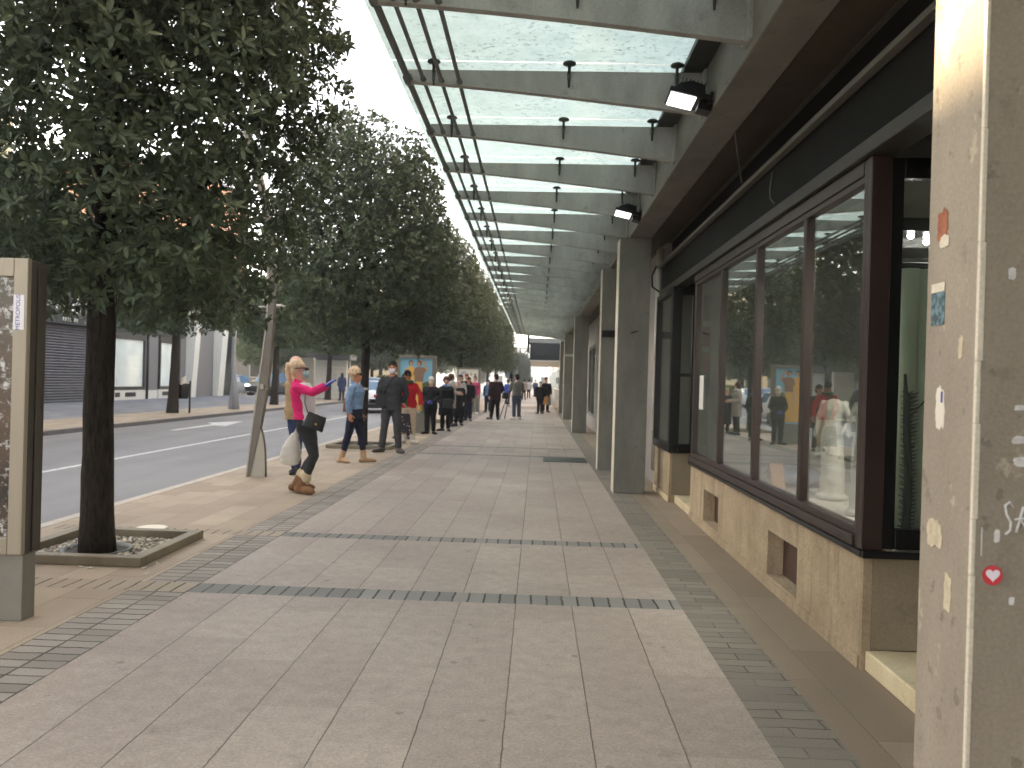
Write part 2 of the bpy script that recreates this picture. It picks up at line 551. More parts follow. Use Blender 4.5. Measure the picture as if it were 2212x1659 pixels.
    def build(s, name, mats, parent=None, loc=None, bevel=0.0, rotz=0.0, segs=2):
        o = bpy.data.objects.new(name, s.mesh(name, mats))
        COL.objects.link(o)
        if parent is not None: o.parent = parent
        if loc is not None: o.location = loc
        if rotz: o.rotation_euler = (0, 0, rotz)
        if bevel:
            b = o.modifiers.new('bevel', 'BEVEL')
            b.width = bevel; b.segments = segs; b.limit_method = 'ANGLE'; b.angle_limit = R_(40)
        return o


def tag(o, label=None, cat=None, group=None, kind=None):
    if label: o['label'] = label
    if cat: o['category'] = cat
    if group: o['group'] = group
    if kind: o['kind'] = kind
    return o


def thing(name, label, cat, loc=(0, 0, 0), rotz=0.0, group=None):
    o = bpy.data.objects.new(name, None)
    COL.objects.link(o)
    o.empty_display_size = 0.2
    o.location = loc
    o.rotation_euler = (0, 0, rotz)
    return tag(o, label, cat, group)


def text_mesh(body, size, mat, parent, loc, rot, extrude=0.004, name='lettering', space=1.0):
    cu = bpy.data.curves.new('tmp_text', 'FONT')
    cu.body = body; cu.size = size; cu.extrude = extrude; cu.align_x = 'CENTER'; cu.align_y = 'CENTER'; cu.space_character = space
    to = bpy.data.objects.new('tmp_text', cu)
    TMP.collection.objects.link(to)
    TMP.view_layers[0].update()
    me = bpy.data.meshes.new_from_object(to.evaluated_get(TMP.view_layers[0].depsgraph))
    bpy.data.objects.remove(to)
    bpy.data.curves.remove(cu)
    me.materials.clear(); me.materials.append(mat)
    me.name = name
    o = bpy.data.objects.new(name, me)
    COL.objects.link(o)
    o.parent = parent
    o.location = loc; o.rotation_euler = rot
    return o


def blobmesh(mb, name, mat, parent, voxel=0.01, smooth=3, wrinkle=0.0, wscale=7.0, loc=None, seed=0.0):
    """fuse overlapping shapes into one continuous skin"""
    me = mb.mesh('tmp_blob', [mat])
    o = bpy.data.objects.new('tmp_blob', me)
    TMP.collection.objects.link(o)
    m = o.modifiers.new('r', 'REMESH'); m.mode = 'VOXEL'; m.voxel_size = voxel; m.adaptivity = 0.0
    if smooth:
        sm = o.modifiers.new('s', 'SMOOTH'); sm.factor = 0.5; sm.iterations = smooth
    TMP.view_layers[0].update()
    me2 = bpy.data.meshes.new_from_object(o.evaluated_get(TMP.view_layers[0].depsgraph))
    bpy.data.objects.remove(o); bpy.data.meshes.remove(me)
    n = len(me2.vertices)
    if wrinkle and n:
        co = np.empty(n * 3, np.float32); no = np.empty(n * 3, np.float32)
        me2.vertices.foreach_get('co', co)
        me2.vertices.foreach_get('normal', no)
        co = co.reshape(-1, 3); no = no.reshape(-1, 3)
        ws = wscale
        w = np.array([noise.noise((p[0] * ws + seed, p[1] * ws, p[2] * ws * 1.7)) + 0.5 * noise.noise((p[0] * ws * 2.3, p[1] * ws * 2.3 + seed, p[2] * ws * 4.5)) for p in co.tolist()], np.float32)
        co += no * (w * wrinkle)[:, None]
        me2.vertices.foreach_set('co', co.ravel())
        me2.update()
    me2.materials.clear(); me2.materials.append(mat)
    me2.polygons.foreach_set('use_smooth', [True] * len(me2.polygons))
    me2.name = name
    ob = bpy.data.objects.new(name, me2)
    COL.objects.link(ob)
    if parent is not None: ob.parent = parent
    if loc is not None: ob.location = loc
    return ob


def copy_tree(o, parent=None):
    c = o.copy()
    COL.objects.link(c)
    c.parent = parent
    for ch in list(o.children):
        copy_tree(ch, c)
    return c


# ------------------------------------------------------------------ setting: ground, road, pavements
PERIOD = 10.95


def P(mb, name, mat, root, bevel=0.0, parent=None):
    """world-space shapes -> a part of root (which sits unrotated at root.location)"""
    l = root.location
    mb.v = [(p[0] - l[0], p[1] - l[1], p[2] - l[2]) for p in mb.v]
    return mb.build(name, mat, parent or root, bevel=bevel)


def sheet(name, x0, x1, y0, y1, z, mat):
    m = MB(); m.quad((x0, y0, z), (x1, y0, z), (x1, y1, z), (x0, y1, z))
    return tag(m.build(name, mat), kind='structure')


sheet('ground', -400, 400, -300, 500, -0.14, MAT['ground'])
sheet('road', -11.62, -4.74, -40, 260, -0.100, MAT['asphalt'])
sheet('side_road', -60, -11.62, 57.0, 65.5, -0.104, MAT['asphalt'])

MAT['cross_beige'] = block_mat('cross_sett_band_beige', lin(146, 133, 117), lin(168, 154, 136), lin(66, 58, 50), 0, 0.107, 50.0, 0.0, 0.008, 0.75, v0=25)
MAT['cross_block'] = block_mat('cross_sett_band', lin(128, 125, 120), lin(150, 146, 139), lin(60, 56, 52), 0, 0.107, 50.0, 0.0, 0.008, 0.75, v0=25)
xs = [-4.6, -2.75, -2.35, 1.02, 1.34, 3.6]
ys = [-12.0]
bands = []
for k in range(-1, 12):
    for a, b in ((5.58, 5.83), (7.63, 7.85)):
        if a + k * PERIOD > -11:
            ys += [a + k * PERIOD, b + k * PERIOD]; bands.append((a + k * PERIOD, b + k * PERIOD))
ys.append(135.0)
zone = ['beige', 'grey_block', 'slab', 'blue_block', 'edge_slab']
names = zone + ['cross_beige', 'cross_block']
m = MB()
for j in range(len(ys) - 1):
    inb = any(abs(ys[j] - a) < 1e-6 for a, b in bands)
    for i in range(5):
        mi = i
        if inb and i in (0, 1): mi = 5
        if inb and i == 2: mi = 6
        m.quad((xs[i], ys[j], 0), (xs[i + 1], ys[j], 0), (xs[i + 1], ys[j + 1], 0), (xs[i], ys[j + 1], 0), mi)
tag(m.build('pavement', [MAT[k] for k in names]), kind='structure')

m = MB()
y = -12.0
while y < 135:
    m.box(-4.74, -4.602, y + 0.004, y + 0.996, -0.13, 0.004); y += 1.0
tag(m.build('kerb', MAT['kerb'], bevel=0.012), kind='structure')
m = MB()
for a, b in ((-12, 57.0), (65.5, 135)):
    y = a
    while y < b - 0.5:
        m.box(-11.74, -11.6, y + 0.005, min(y + 0.995, b), -0.13, 0.006); y += 1.0
tag(m.build('opposite_kerb', MAT['kerb_dark'], bevel=0.012), kind='structure')
m = MB()
for a, b in ((-12, 57.0), (65.5, 135)):
    m.quad((-14.2, a, 0), (-11.74, a, 0), (-11.74, b, 0), (-14.2, b, 0), 0)
    m.quad((-23.5, a, 0), (-14.2, a, 0), (-14.2, b, 0), (-23.5, b, 0), 1)
tag(m.build('opposite_pavement', [MAT['opp_beige'], MAT['opp_grey']]), kind='structure')

m = MB(); m.quad((-7.62, -20, -0.096), (-7.50, -20, -0.096), (-7.50, 200, -0.096), (-7.62, 200, -0.096))
tag(m.build('road_lane_line', MAT['paint']), kind='structure')
m = MB()
m.add([(-9.98, 22.3, -.096), (-9.83, 22.3, -.096), (-9.8, 25.0, -.096), (-9.35, 24.7, -.096), (-9.85, 27.6, -.096), (-10.5, 26.2, -.096), (-10.08, 25.6, -.096)],
      [(0, 1, 2, 6), (2, 3, 4, 6), (4, 5, 6)])
tag(m.build('road_arrow_marking', MAT['paint']), kind='structure')

# ------------------------------------------------------------------ the arcade building on the right
AB = thing('arcade_building', 'grey concrete arcade building with shop windows along the right of the pavement', 'building', (1.6, 10.0, 0.0))
Y0, Y1 = -9.0, 41.0
P(MB().box(1.22, 1.52, Y0, Y1, 3.52, 4.25), 'beam', MAT['beam'], AB, 0.01)
P(MB().box(1.26, 1.7, Y0, Y1, 4.252, 15.0), 'upper_wall', MAT['wall'], AB)
P(MB().box(1.523, 1.86, Y0, Y1, 3.575, 3.64), 'soffit_board', MAT['brown_board'], AB)
P(MB().box(1.86, 8.0, Y0, Y1, 3.566, 3.7), 'ceiling_slab', MAT['dark_soffit'], AB)
pil_y = [(-7.3, 0.3), (2.09, 0.28), (11.44, 0.36), (14.45, 0.36), (25.0, 0.38), (34.0, 0.38), (40.6, 0.38)]
for i, (y, d) in enumerate(pil_y):
    near = i == 1
    pl = P(MB().box(1.09, 1.52, y, y + d, 0.0, 3.518 if not near else 3.518), 'pillar', MAT['pillar'] if near else MAT['concrete'], AB, 0.006)
    if near:
        m = MB()
        z = 0.0
        while z < 3.5:                                # chipped pale edge strip
            h = random.uniform(0.12, 0.4)
            w = random.uniform(0.011, 0.017)
            m.box(1.087, 1.087 + w, y - 0.003, y + 0.010, z, min(z + h, 3.51)); z += h
        P(m, 'edge_strip', MAT['pillar_trim'], AB, 0.003, parent=pl)
        pl['label'] = 'scuffed beige pillar covered in torn paper and chalk marks'
    else:
        m = MB().box(1.087, 1.1, y + 0.03, y + d - 0.01, 0.0, 3.5)
        P(m, 'edge_strip', MAT['pillar_trim'], AB, 0.003, parent=pl)  # pale skin over the street face paints it as sunlit

# fascia above the first shop
P(MB().box(1.90, 1.94, Y0, 12.1, 3.2, 3.568), 'fascia_panel', MAT['black_panel'], AB)
P(MB().box(1.76, 2.3, Y0, 12.05, 2.862, 3.198), 'shutter_housing', MAT['black_panel'], AB, 0.01)
P(MB().box(1.70, 1.757, Y0, 12.08, 3.19, 3.228), 'fascia_rail', MAT['rail_grey'], AB, 0.004)
P(MB().box(1.735, 1.9, Y0, 12.05, 2.772, 2.858), 'lintel_trim', MAT['grey_trim'], AB, 0.006)
m = MB()
m.tube([(1.745, 6.35, 3.15), (1.73, 6.36, 3.02), (1.725, 6.33, 2.94), (1.73, 6.24, 2.88)], 0.006, 6)
P(m, 'loose_wire', MAT['rod'], AB)
m = MB(); m.tube([(1.5, 6.6, 3.56), (1.6, 6.9, 3.44), (1.69, 7.1, 3.24)], 0.006, 6)
P(m, 'loose_wire', MAT['rod'], AB)
m = MB(); m.tube([(1.66, 11.9, 3.2), (1.62, 12.05, 3.08), (1.63, 12.05, 2.92), (1.72, 11.95, 2.84)], 0.014, 6)
P(m, 'loose_wire', MAT['black_frame'], AB)


def shop_base(y0, y1, x, h, vents, name='base_wall', mat='base'):
    m = MB()
    zs = [(0.0, 0.095), (0.43, h)]
    if not vents:
        m.box(x, x + 0.2, y0, y1, 0.0, h)
    else:
        for a, b in zs: m.box(x, x + 0.2, y0, y1, a, b)
        yy = y0
        for a, b in vents:
            m.box(x, x + 0.2, yy, a, 0.095, 0.43); yy = b
        m.box(x, x + 0.2, yy, y1, 0.095, 0.43)
    bw_ = P(m, name, MAT[mat], AB)
    for a, b in vents:
        P(MB().box(x + 0.12, x + 0.15, a, b, 0.095, 0.43), 'vent_plate', MAT['vent_brown'], AB, parent=bw_)
    P(MB().box(x - 0.012, x, y0, y1, 0.0, 0.075), 'plinth', MAT['step'] if not vents else MAT['base'], AB, 0.004, parent=bw_)
    return bw_


def shop_window(y0, y1, x, z0, z1, mulls, corner=None):
    m = MB()
    yfull = y0
    if corner: y0 = corner[1] + 0.0005
    m.box(x - 0.02, x + 0.09, y0, y1, z0 - 0.005, z0 + 0.055)
    m.box(x, x + 0.08, y0, y1, z0 + 0.055, z0 + 0.1)
    m.box(x - 0.01, x + 0.08, y0, y1, z1 - 0.05, z1 + 0.03)
    m.box(x, x + 0.08, y0, y1, z1 - 0.09, z1 - 0.05)
    m.box(x, x + 0.08, y1 - 0.09, y1, z0 + 0.1, z1 - 0.09)
    for yy in mulls:
        m.box(x, x + 0.07, yy - 0.028, yy + 0.028, z0 + 0.1, z1 - 0.09)
    if corner:
        a, b = corner
        m.box(x - 0.012, x + 0.1, a, a + 0.06, z0 - 0.005, z1 + 0.03)
        m.box(x + 0.004, x + 0.1, a + 0.06, b - 0.05, z0 - 0.005, z1 + 0.03)
        m.box(x - 0.006, x + 0.1, b - 0.05, b, z0 - 0.005, z1 + 0.03)
    w = P(m, 'shop_window', MAT['brown_frame'], AB, 0.006)
    ed = [corner[1] if corner else y0] + list(mulls) + [y1]
    for a, b in zip(ed[:-1], ed[1:]):
        P(MB().box(x + 0.03, x + 0.036, a + 0.0, b - 0.0, z0 + 0.08, z1 - 0.07), 'pane', MAT['shop_glass'], AB, parent=w)
    return w


# bay one: tan base, brown frames, four panes
shop_base(4.53, 9.5, 1.78, 0.612, [(5.62, 6.33), (8.04, 8.75)])
P(MB().box(1.745, 1.9, 4.47, 9.52, 0.614, 0.645), 'sill', MAT['black_frame'], AB, 0.004)
shop_window(4.50, 9.52, 1.775, 0.652, 2.735, [5.64, 6.86, 8.16], corner=(4.50, 4.62))
# the return of bay one beside the door step
P(MB().box(1.832, 3.2, 4.505, 4.529, 0.112, 0.611), 'return_base', MAT['base_dark'], AB)
P(MB().box(1.782, 1.83, 4.51, 4.5285, 0.0, 0.611), 'return_edge', MAT['base'], AB)
P(MB().box(1.75, 3.2, 4.44, 4.469, 0.613, 0.65), 'return_sill', MAT['black_frame'], AB, 0.004)
m = MB()
m.box(1.945, 3.1, 4.51, 4.58, 0.652, 0.76); m.box(1.945, 3.1, 4.51, 4.58, 2.65, 2.76)
m.box(1.877, 1.944, 4.515, 4.59, 0.652, 2.76); m.box(3.101, 3.2, 4.51, 4.58, 0.652, 2.76)
w = P(m, 'side_window', MAT['black_frame'], AB, 0.005)
P(MB().box(1.94, 3.11, 4.54, 4.546, 0.75, 2.66), 'pane', MAT['shop_glass'], AB, parent=w)
P(MB().box(1.80, 3.2, 2.6, 4.504, 0.0, 0.11), 'door_step', MAT['step'], AB, 0.01)
# shop interior
m = MB()
m.box(1.99, 6.0, 4.62, 9.4, 0.55, 0.625)                  # display floor
P(m, 'display_floor', concrete('display_cloth', lin(176, 168, 156), lin(198, 190, 178), 0.1), AB)
m = MB()
m.box(6.0, 6.1, 2.4, 14.0, 0.0, 3.56); m.box(1.95, 6.0, 9.42, 9.5, 0.626, 3.1)
P(m, 'inner_wall', plain('shop_inner_wall', lin(120, 124, 116), 0.8, var=0.15, scale=1.5), AB)
P(MB().box(1.95, 6.0, 2.4, 9.4, 3.0, 3.06), 'inner_ceiling', plain('shop_inner_ceiling', lin(90, 90, 86), 0.8), AB)
# door and the shop wall behind the near pillar
m = MB(); m.box(2.9, 3.0, -9, 4.35, 0.112, 3.0)
P(m, 'recess_wall', MAT['black_panel'], AB)
shop_base(-9.0, 2.58, 1.78, 0.612, [])
P(MB().box(1.745, 1.9, -9.0, 2.6, 0.614, 0.65), 'sill', MAT['black_frame'], AB, 0.004)
shop_window(-9.0, 2.6, 1.775, 0.652, 2.735, [-7.5, -6.0, -4.5, -3, -1.5, 0, 1.3])

# bay two with the black framed side pane
shop_base(10.7, 12.05, 1.73, 0.64, [])
P(MB().box(1.76, 3.0, 10.69, 10.85, 0.1, 0.64), 'return_base', MAT['base_dark'], AB)
P(MB().box(1.80, 3.2, 9.52, 10.68, 0.0, 0.10), 'door_step', MAT['step'], AB, 0.01)
m = MB()
m.box(1.70, 1.80, 10.62, 12.05, 0.643, 0.74); m.box(1.70, 1.80, 10.62, 12.05, 2.7, 2.768); m.box(1.70, 1.80, 11.98, 12.05, 0.74, 2.7)
m.box(1.70, 1.82, 10.6, 10.72, 0.74, 2.7)
m.box(1.82, 3.0, 10.62, 10.70, 0.643, 0.76); m.box(1.82, 3.0, 10.62, 10.70, 2.66, 2.768); m.box(1.96, 2.0, 10.62, 10.70, 0.76, 2.66)
m.box(1.82, 1.96, 10.63, 10.69, 1.62, 1.66)
w = P(m, 'shop_window', MAT['black_frame'], AB, 0.004)
P(MB().box(1.74, 1.746, 10.72, 11.98, 0.73, 2.71), 'pane', MAT['shop_glass'], AB, parent=w)
P(MB().box(1.81, 2.98, 10.66, 10.666, 0.75, 2.67), 'pane', MAT['shop_glass'], AB, parent=w)
P(MB().box(2.5, 2.6, 10.72, 13.0, 0.1, 3.5), 'inner_partition', plain('pale_green_partition', lin(150, 160, 148), 0.7), AB)
P(MB().box(1.95, 3.0, 9.55, 10.6, 2.78, 2.86), 'recess_ceiling', MAT['black_panel'], AB)
P(MB().box(2.9, 3.0, 9.52, 10.6, 0.11, 2.77), 'recess_door', MAT['black_frame'], AB)

# two pale drain pipes and the long wall with shop fronts behind the pillars
m = MB()
for yy in (12.16, 12.34):
    m.tube([(1.76, yy, 0.25), (1.76, yy, 3.5)], 0.045, 10)
    m.box(1.70, 1.82, yy - 0.05, yy + 0.05, 1.9, 1.93); m.box(1.70, 1.82, yy - 0.05, yy + 0.05, 0.8, 0.83)
P(m, 'drain_pipe', MAT['pale_pipe'], AB)
openings = [(15.2, 18.6), (19.2, 22.6), (23.0, 24.6), (26.2, 29.6), (30.2, 33.2), (35.0, 39.6)]
m = MB()
m.box(1.82, 2.2, 12.06, Y1, 2.75, 3.565)
yy = 12.06
for a, b in openings:
    m.box(1.82, 2.2, yy, a, 0.0, 2.75); m.box(1.82, 2.2, a, b, 0.0, 0.42); yy = b
m.box(1.82, 2.2, yy, Y1, 0, 2.75)
P(m, 'shop_front_wall', MAT['wall'], AB)
for a, b in openings:
    f = MB()
    f.box(1.84, 1.92, a, b, 0.423, 0.5); f.box(1.84, 1.92, a, b, 2.66, 2.747); f.box(1.84, 1.92, a, a + 0.07, 0.5, 2.66); f.box(1.84, 1.92, b - 0.07, b, 0.5, 2.66)
    f.box(1.84, 1.92, (a + b) / 2 - 0.03, (a + b) / 2 + 0.03, 0.5, 2.66)
    w = P(f, 'shop_window', MAT['rod'], AB, 0.004)
    P(MB().box(1.875, 1.881, a + 0.05, b - 0.05, 0.48, 2.68), 'pane', MAT['shop_glass'], AB, parent=w)
m = MB(); m.box(4.0, 4.1, 12.1, Y1, 0.0, 3.56)
P(m, 'inner_wall', plain('dim_inner_wall', lin(96, 94, 90), 0.8), AB)

# small plates on two of the far pillars
m = MB().box(1.1, 1.5, 14.425, 14.447, 2.31, 2.43)
P(m, 'pillar_plate', MAT['black_frame'], AB, 0.003)
m = MB()
for k in range(6): m.prism([(1.12 + k * 0.065, 2.58), (1.175 + k * 0.065, 2.58), (1.16 + k * 0.065, 2.68), (1.13 + k * 0.065, 2.68)], 1, 33.97, 33.995)
P(m, 'pillar_plate', MAT['white_steel'], AB)
m = MB().tube([(1.27, 11.43, 2.21), (1.31, 11.415, 2.222), (1.36, 11.43, 2.235)], 0.008, 6)
P(m, 'hook', MAT['black_frame'], AB)
# grille in the paving in front of pillar
m = MB()
m.box(0.16, 1.0, 15.62, 16.55, 0.002, 0.010)
for k in range(14): m.box(0.2 + k * 0.056, 0.225 + k * 0.056, 15.66, 16.5, 0.010, 0.016)
g = m.build('floor_grille', MAT['steel_dark'])
tag(g, 'dull metal grille set into the pavement beside the second visible pillar', 'grille')

# ------------------------------------------------------------------ glass canopy
GC = thing('glass_canopy', 'glass and steel canopy sheltering the pavement along the arcade', 'canopy', (1.22, 10.0, 3.52))
rib_y = [6.39 + 1.35 * k for k in range(-9, 26)]
XE, XB = -1.06, 1.217


def rib_z(x):        # underside of a rib
    t = (x - XE) / (XB - XE)
    return 3.80 - 0.21 * (t ** 1.25)


for i, y in enumerate(rib_y):
    m = MB()
    n = 10
    xsr = [XE + (XB - XE) * k / n for k in range(n + 1)]
    poly = [(x, rib_z(x)) for x in xsr] + [(XB, 3.895), (XE, 3.885)]
    m.prism(poly, 1, y - 0.012, y + 0.012)
    fl = []
    for x in xsr: fl.append((x, rib_z(x) - 0.001))
    m.prism(fl + [(x, z - 0.014) for x, z in reversed(fl)], 1, y - 0.032, y + 0.032)   # bottom flange
    m.box(XB - 0.02, XB + 0.001, y - 0.09, y + 0.09, 3.575, 3.9)                              # end plate
    r = P(m, 'rib', MAT['steel_rib'], GC)
    if -3 < y < 42:
        for xx in (-0.86, 0.18, 1.0):
            f = MB()
            f.lathe([(0.012, 3.86), (0.012, 3.925), (0.05, 3.93), (0.052, 3.942), (0.035, 3.952)], (xx, y - 0.04, 0.0), 10)
            f.tube([(xx, y - 0.034, 3.87), (xx, y - 0.028, 3.76)], [0.016, 0.007], 6)
            P(f, 'glass_fitting', MAT['steel_dark'], GC, parent=r)
for a, b in zip(rib_y[:-1], rib_y[1:]):
    m = MB().quad((-1.2, a + 0.006, 3.96), (1.14, a + 0.006, 3.96), (1.14, b - 0.006, 3.96), (-1.2, b - 0.006, 3.96))
    P(m, 'glass_pane', MAT['canopy_glass'], GC)
m = MB().box(1.05, 1.218, rib_y[0], rib_y[-1], 3.905, 3.945)
P(m, 'flashing', MAT['steel_dark'], GC)
for xx, r in ((-1.06, 0.026), (-0.94, 0.016), (-0.80, 0.016), (-0.66, 0.016)):
    m = MB().tube([(xx, rib_y[0] - 0.2, rib_z(xx) + 0.012), (xx, rib_y[-1] + 0.1, rib_z(xx) + 0.012)], r, 8)
    for y in rib_y:
        m.tube([(xx, y - 0.045, rib_z(xx) + 0.012), (xx, y + 0.045, rib_z(xx) + 0.012)], r * 1.5, 8)
    P(m, 'long_rod', MAT['rod'], GC)

# ------------------------------------------------------------------ far right: next building and its dark canopy box
m = MB()
FR = thing('pale_far_building', 'pale building beyond the arcade at the far end of the pavement', 'building', (3.0, 80.0, 0.0))
P(MB().box(1.75, 9.0, 43.0, 130.0, 0.0, 12.0), 'wall', plain('bright_far_wall', lin(206, 200, 190), 0.8, var=0.05), FR)
P(MB().box(1.62, 1.75, 43.0, 130.0, 0.0, 0.9), 'plinth', MAT['concrete'], FR)
for k in range(16):
    f = P(MB().box(1.70, 1.76, 46 + k * 5.0, 49 + k * 5.0, 1.0, 2.5), 'window', MAT['grey_trim'], FR)
    P(MB().box(1.69, 1.70, 46.1 + k * 5.0, 48.9 + k * 5.0, 1.06, 2.44), 'pane', MAT['shop_glass'], FR, parent=f)
CB = thing('canopy_box', 'dark boxy canopy projecting over the pavement beyond the glass canopy', 'canopy', (0.6, 50.0, 2.6))
P(MB().box(-0.42, 1.7, 44.0, 60.0, 2.66, 3.55), 'fascia', plain('dark_blue_fascia', lin(34, 40, 46), 0.5, var=0.1), CB, 0.02)
P(MB().box(-0.46, 1.7, 43.96, 60.0, 3.552, 3.82), 'cap', plain('grey_cap', lin(120, 124, 126), 0.5), CB, 0.02)
P(MB().box(-0.40, 1.7, 44.02, 60.0, 2.60, 2.658), 'soffit', MAT['white_steel'], CB)
P(MB().box(-0.58, -0.47, 44.3, 46.0, 3.1, 4.0), 'hanging_sign', plain('dark_side_sign', lin(40, 44, 52), 0.5), CB)
# ------------------------------------------------------------------ buildings across the road
def shutter_mat():
    t = NT('roller_shutter')
    tc = t.n('TexCoord')
    v = t.n('Mapping', {'Vector': (tc, 'Object'), 'Scale': (1, 1, 1)})
    d = t.ramp(t.noise(v, 2.0, 5, 0.6), 0.3, 0.7)
    c = t.mix(d, lin(76, 72, 75), lin(98, 93, 96))
    return t.done(c, 0.45, 0.3)


MAT['shutter'] = shutter_mat()
MAT['dark_sign'] = plain('dark_sign_board', lin(38, 40, 42), 0.5, var=0.1)
MAT['facade_pale'] = plain('pale_facade', lin(190, 184, 172), 0.8, var=0.1, scale=0.7)
MAT['facade_grey'] = plain('grey_panel', lin(122, 120, 122), 0.6, var=0.08)
MAT['facade_orange'] = plain('orange_facade', lin(206, 138, 96), 0.8, var=0.08)
MAT['facade_cream'] = plain('cream_facade', lin(214, 200, 168), 0.8, var=0.08)
MAT['facade_white'] = plain('white_facade', lin(216, 216, 210), 0.8, var=0.06)
MAT['win_dark'] = plain('dark_window_glass', lin(46, 54, 60), 0.12, var=0.2, scale=0.5)
MAT['win_light'] = plain('bright_display_glass', lin(222, 232, 230), 0.1, var=0.12, scale=0.9)  # opaque pale pane colour stands in for bright interior and reflections


MAT['facade_dull'] = plain('dull_grey_facade', lin(140, 136, 130), 0.8, var=0.12, scale=0.7)


def block(label, x0, x1, y0, y1, h, mat, name='apartment_building', rows=0, cols=0, z0=1.2, roof=True, face='x'):
    """a plain block with a row of framed windows on the street face"""
    b = thing(name, label, 'building', ((x0 + x1) / 2, (y0 + y1) / 2, -0.14))
    P(MB().box(x0, x1, y0, y1, -0.14, h), 'wall', mat, b)
    if roof:
        P(MB().box(x0 - 0.25, x1 + 0.25, y0 - 0.25, y1 + 0.25, h + 0.002, h + 0.25), 'roof', MAT['facade_grey'], b)
    for r in range(rows):
        zz = z0 + r * (h - z0) / rows
        hh = min(1.5, (h - z0) / rows * 0.55)
        for c in range(cols):
            if face == 'x':
                w = (y1 - y0) / cols; ya = y0 + w * (c + 0.25); yb = ya + w * 0.5
                f = P(MB().box(x1, x1 + 0.06, ya, yb, zz, zz + hh), 'window', MAT['white_steel'], b)
                P(MB().box(x1 + 0.061, x1 + 0.07, ya + 0.07, yb - 0.07, zz + 0.07, zz + hh - 0.07), 'pane', MAT['win_dark'], b, parent=f)
            else:
                w = (x1 - x0) / cols; xa = x0 + w * (c + 0.25); xb = xa + w * 0.5
                f = P(MB().box(xa, xb, y0 - 0.06, y0, zz, zz + hh), 'window', MAT['white_steel'], b)
                P(MB().box(xa + 0.07, xb - 0.07, y0 - 0.07, y0 - 0.061, zz + 0.07, zz + hh - 0.07), 'pane', MAT['win_dark'], b, parent=f)
    return b


XF = -20.9
LS = thing('shop_building', 'grey corner shop building across the road with roller shutter and lit display windows', 'building', (-25.0, 45.0, 0.0))
P(MB().box(-30.0, XF - 0.25, 32.95, 56.4, 0.0, 8.3), 'wall', MAT['facade_pale'], LS)
P(MB().box(-30.2, XF + 0.1, 32.8, 56.5, 8.302, 8.6), 'roof', MAT['facade_grey'], LS)
m = MB()
z = 0.0
while z < 3.43:
    m.prism([(XF - 0.24, z), (XF - 0.16, z + 0.012), (XF - 0.13, z + 0.06), (XF - 0.16, z + 0.108), (XF - 0.24, z + 0.118)], 1, 34.5, 39.9); z += 0.12
P(m, 'roller_shutter', MAT['shutter'], LS)
P(MB().box(XF - 0.24, XF - 0.02, 33.9, 34.48, 0.0, 3.45), 'pier', MAT['facade_white'], LS)
sb = P(MB().box(XF - 0.24, XF + 0.05, 33.6, 48.4, 3.47, 5.0), 'sign_board', MAT['dark_sign'], LS, 0.02)
text_mesh('NUR', 1.05, MAT['white_steel'], sb, (XF + 0.06 + 25.0, 36.15 - 45.0, 4.32), (R_(90), 0, R_(90)), 0.03)
text_mesh('PATSARE', 0.22, MAT['white_steel'], sb, (XF + 0.06 + 25.0, 36.3 - 45.0, 3.68), (R_(90), 0, R_(90)), 0.02, space=1.5)
m = MB()
for k in range(6):
    a = k * math.pi / 3
    m.tube([(XF + 0.07, 34.55 + 0.08 * math.cos(a), 4.42 + 0.08 * math.sin(a)), (XF + 0.07, 34.55 + 0.24 * math.cos(a + 0.5), 4.42 + 0.24 * math.sin(a + 0.5))], 0.05, 6)
P(m, 'emblem', MAT['white_steel'], LS, parent=sb)
m = MB()
m.box(XF - 0.24, XF, 40.1, 43.6, 0.0, 0.5); m.box(XF - 0.24, XF, 45.25, 47.9, 0.0, 0.5); m.box(XF - 0.24, XF - 0.1, 43.62, 45.24, 0.0, 0.46)
bp = P(m, 'base', MAT['facade_white'], LS)
for a, b in ((40.5, 40.95), (41.5, 42.6), (45.7, 46.7)):
    P(MB().box(XF, XF + 0.02, a, b, 0.16, 0.38), 'vent', MAT['black_frame'], LS, parent=bp)
for a, b in ((40.1, 43.55), (45.3, 47.9)):
    f = MB(); f.box(XF - 0.15, XF + 0.02, a, b, 0.502, 0.68); f.box(XF - 0.15, XF + 0.02, a, b, 3.1, 3.46)
    f.box(XF - 0.15, XF + 0.02, a, a + 0.1, 0.68, 3.1); f.box(XF - 0.15, XF + 0.02, b - 0.1, b, 0.68, 3.1)
    f = P(f, 'display_window', MAT['grey_trim'], LS)
    P(MB().box(XF - 0.08, XF - 0.07, a + 0.08, b - 0.08, 0.66, 3.12), 'pane', MAT['win_light'], LS, parent=f)
P(MB().box(XF - 0.24, XF - 0.08, 43.6, 45.25, 0.47, 3.46), 'pier', MAT['facade_grey'], LS)
P(MB().tube([(XF + 0.05, 43.75, 0), (XF + 0.05, 43.75, 3.46)], 0.07, 8), 'down_pipe', MAT['black_frame'], LS)
for a, b in ((48.9, 49.6), (53.1, 54.0)):
    m = MB(); m.prism([(XF - 0.24, -0.02), (XF + 0.25, -0.02), (XF + 0.55, 4.9), (XF - 0.24, 4.9)], 1, a, b)
    P(m, 'leaning_fin', MAT['facade_white'], LS)
m = MB(); m.box(XF - 0.24, XF - 0.1, 48.0, 48.88, 0, 5.0); m.box(XF - 0.24, XF - 0.1, 49.62, 53.08, 0.0, 5.0)
P(m, 'grey_panel', MAT['facade_grey'], LS)
P(MB().box(XF - 0.24, XF - 0.05, 54.02, 56.38, 0.0, 5.0), 'dark_shop_front', MAT['black_frame'], LS)
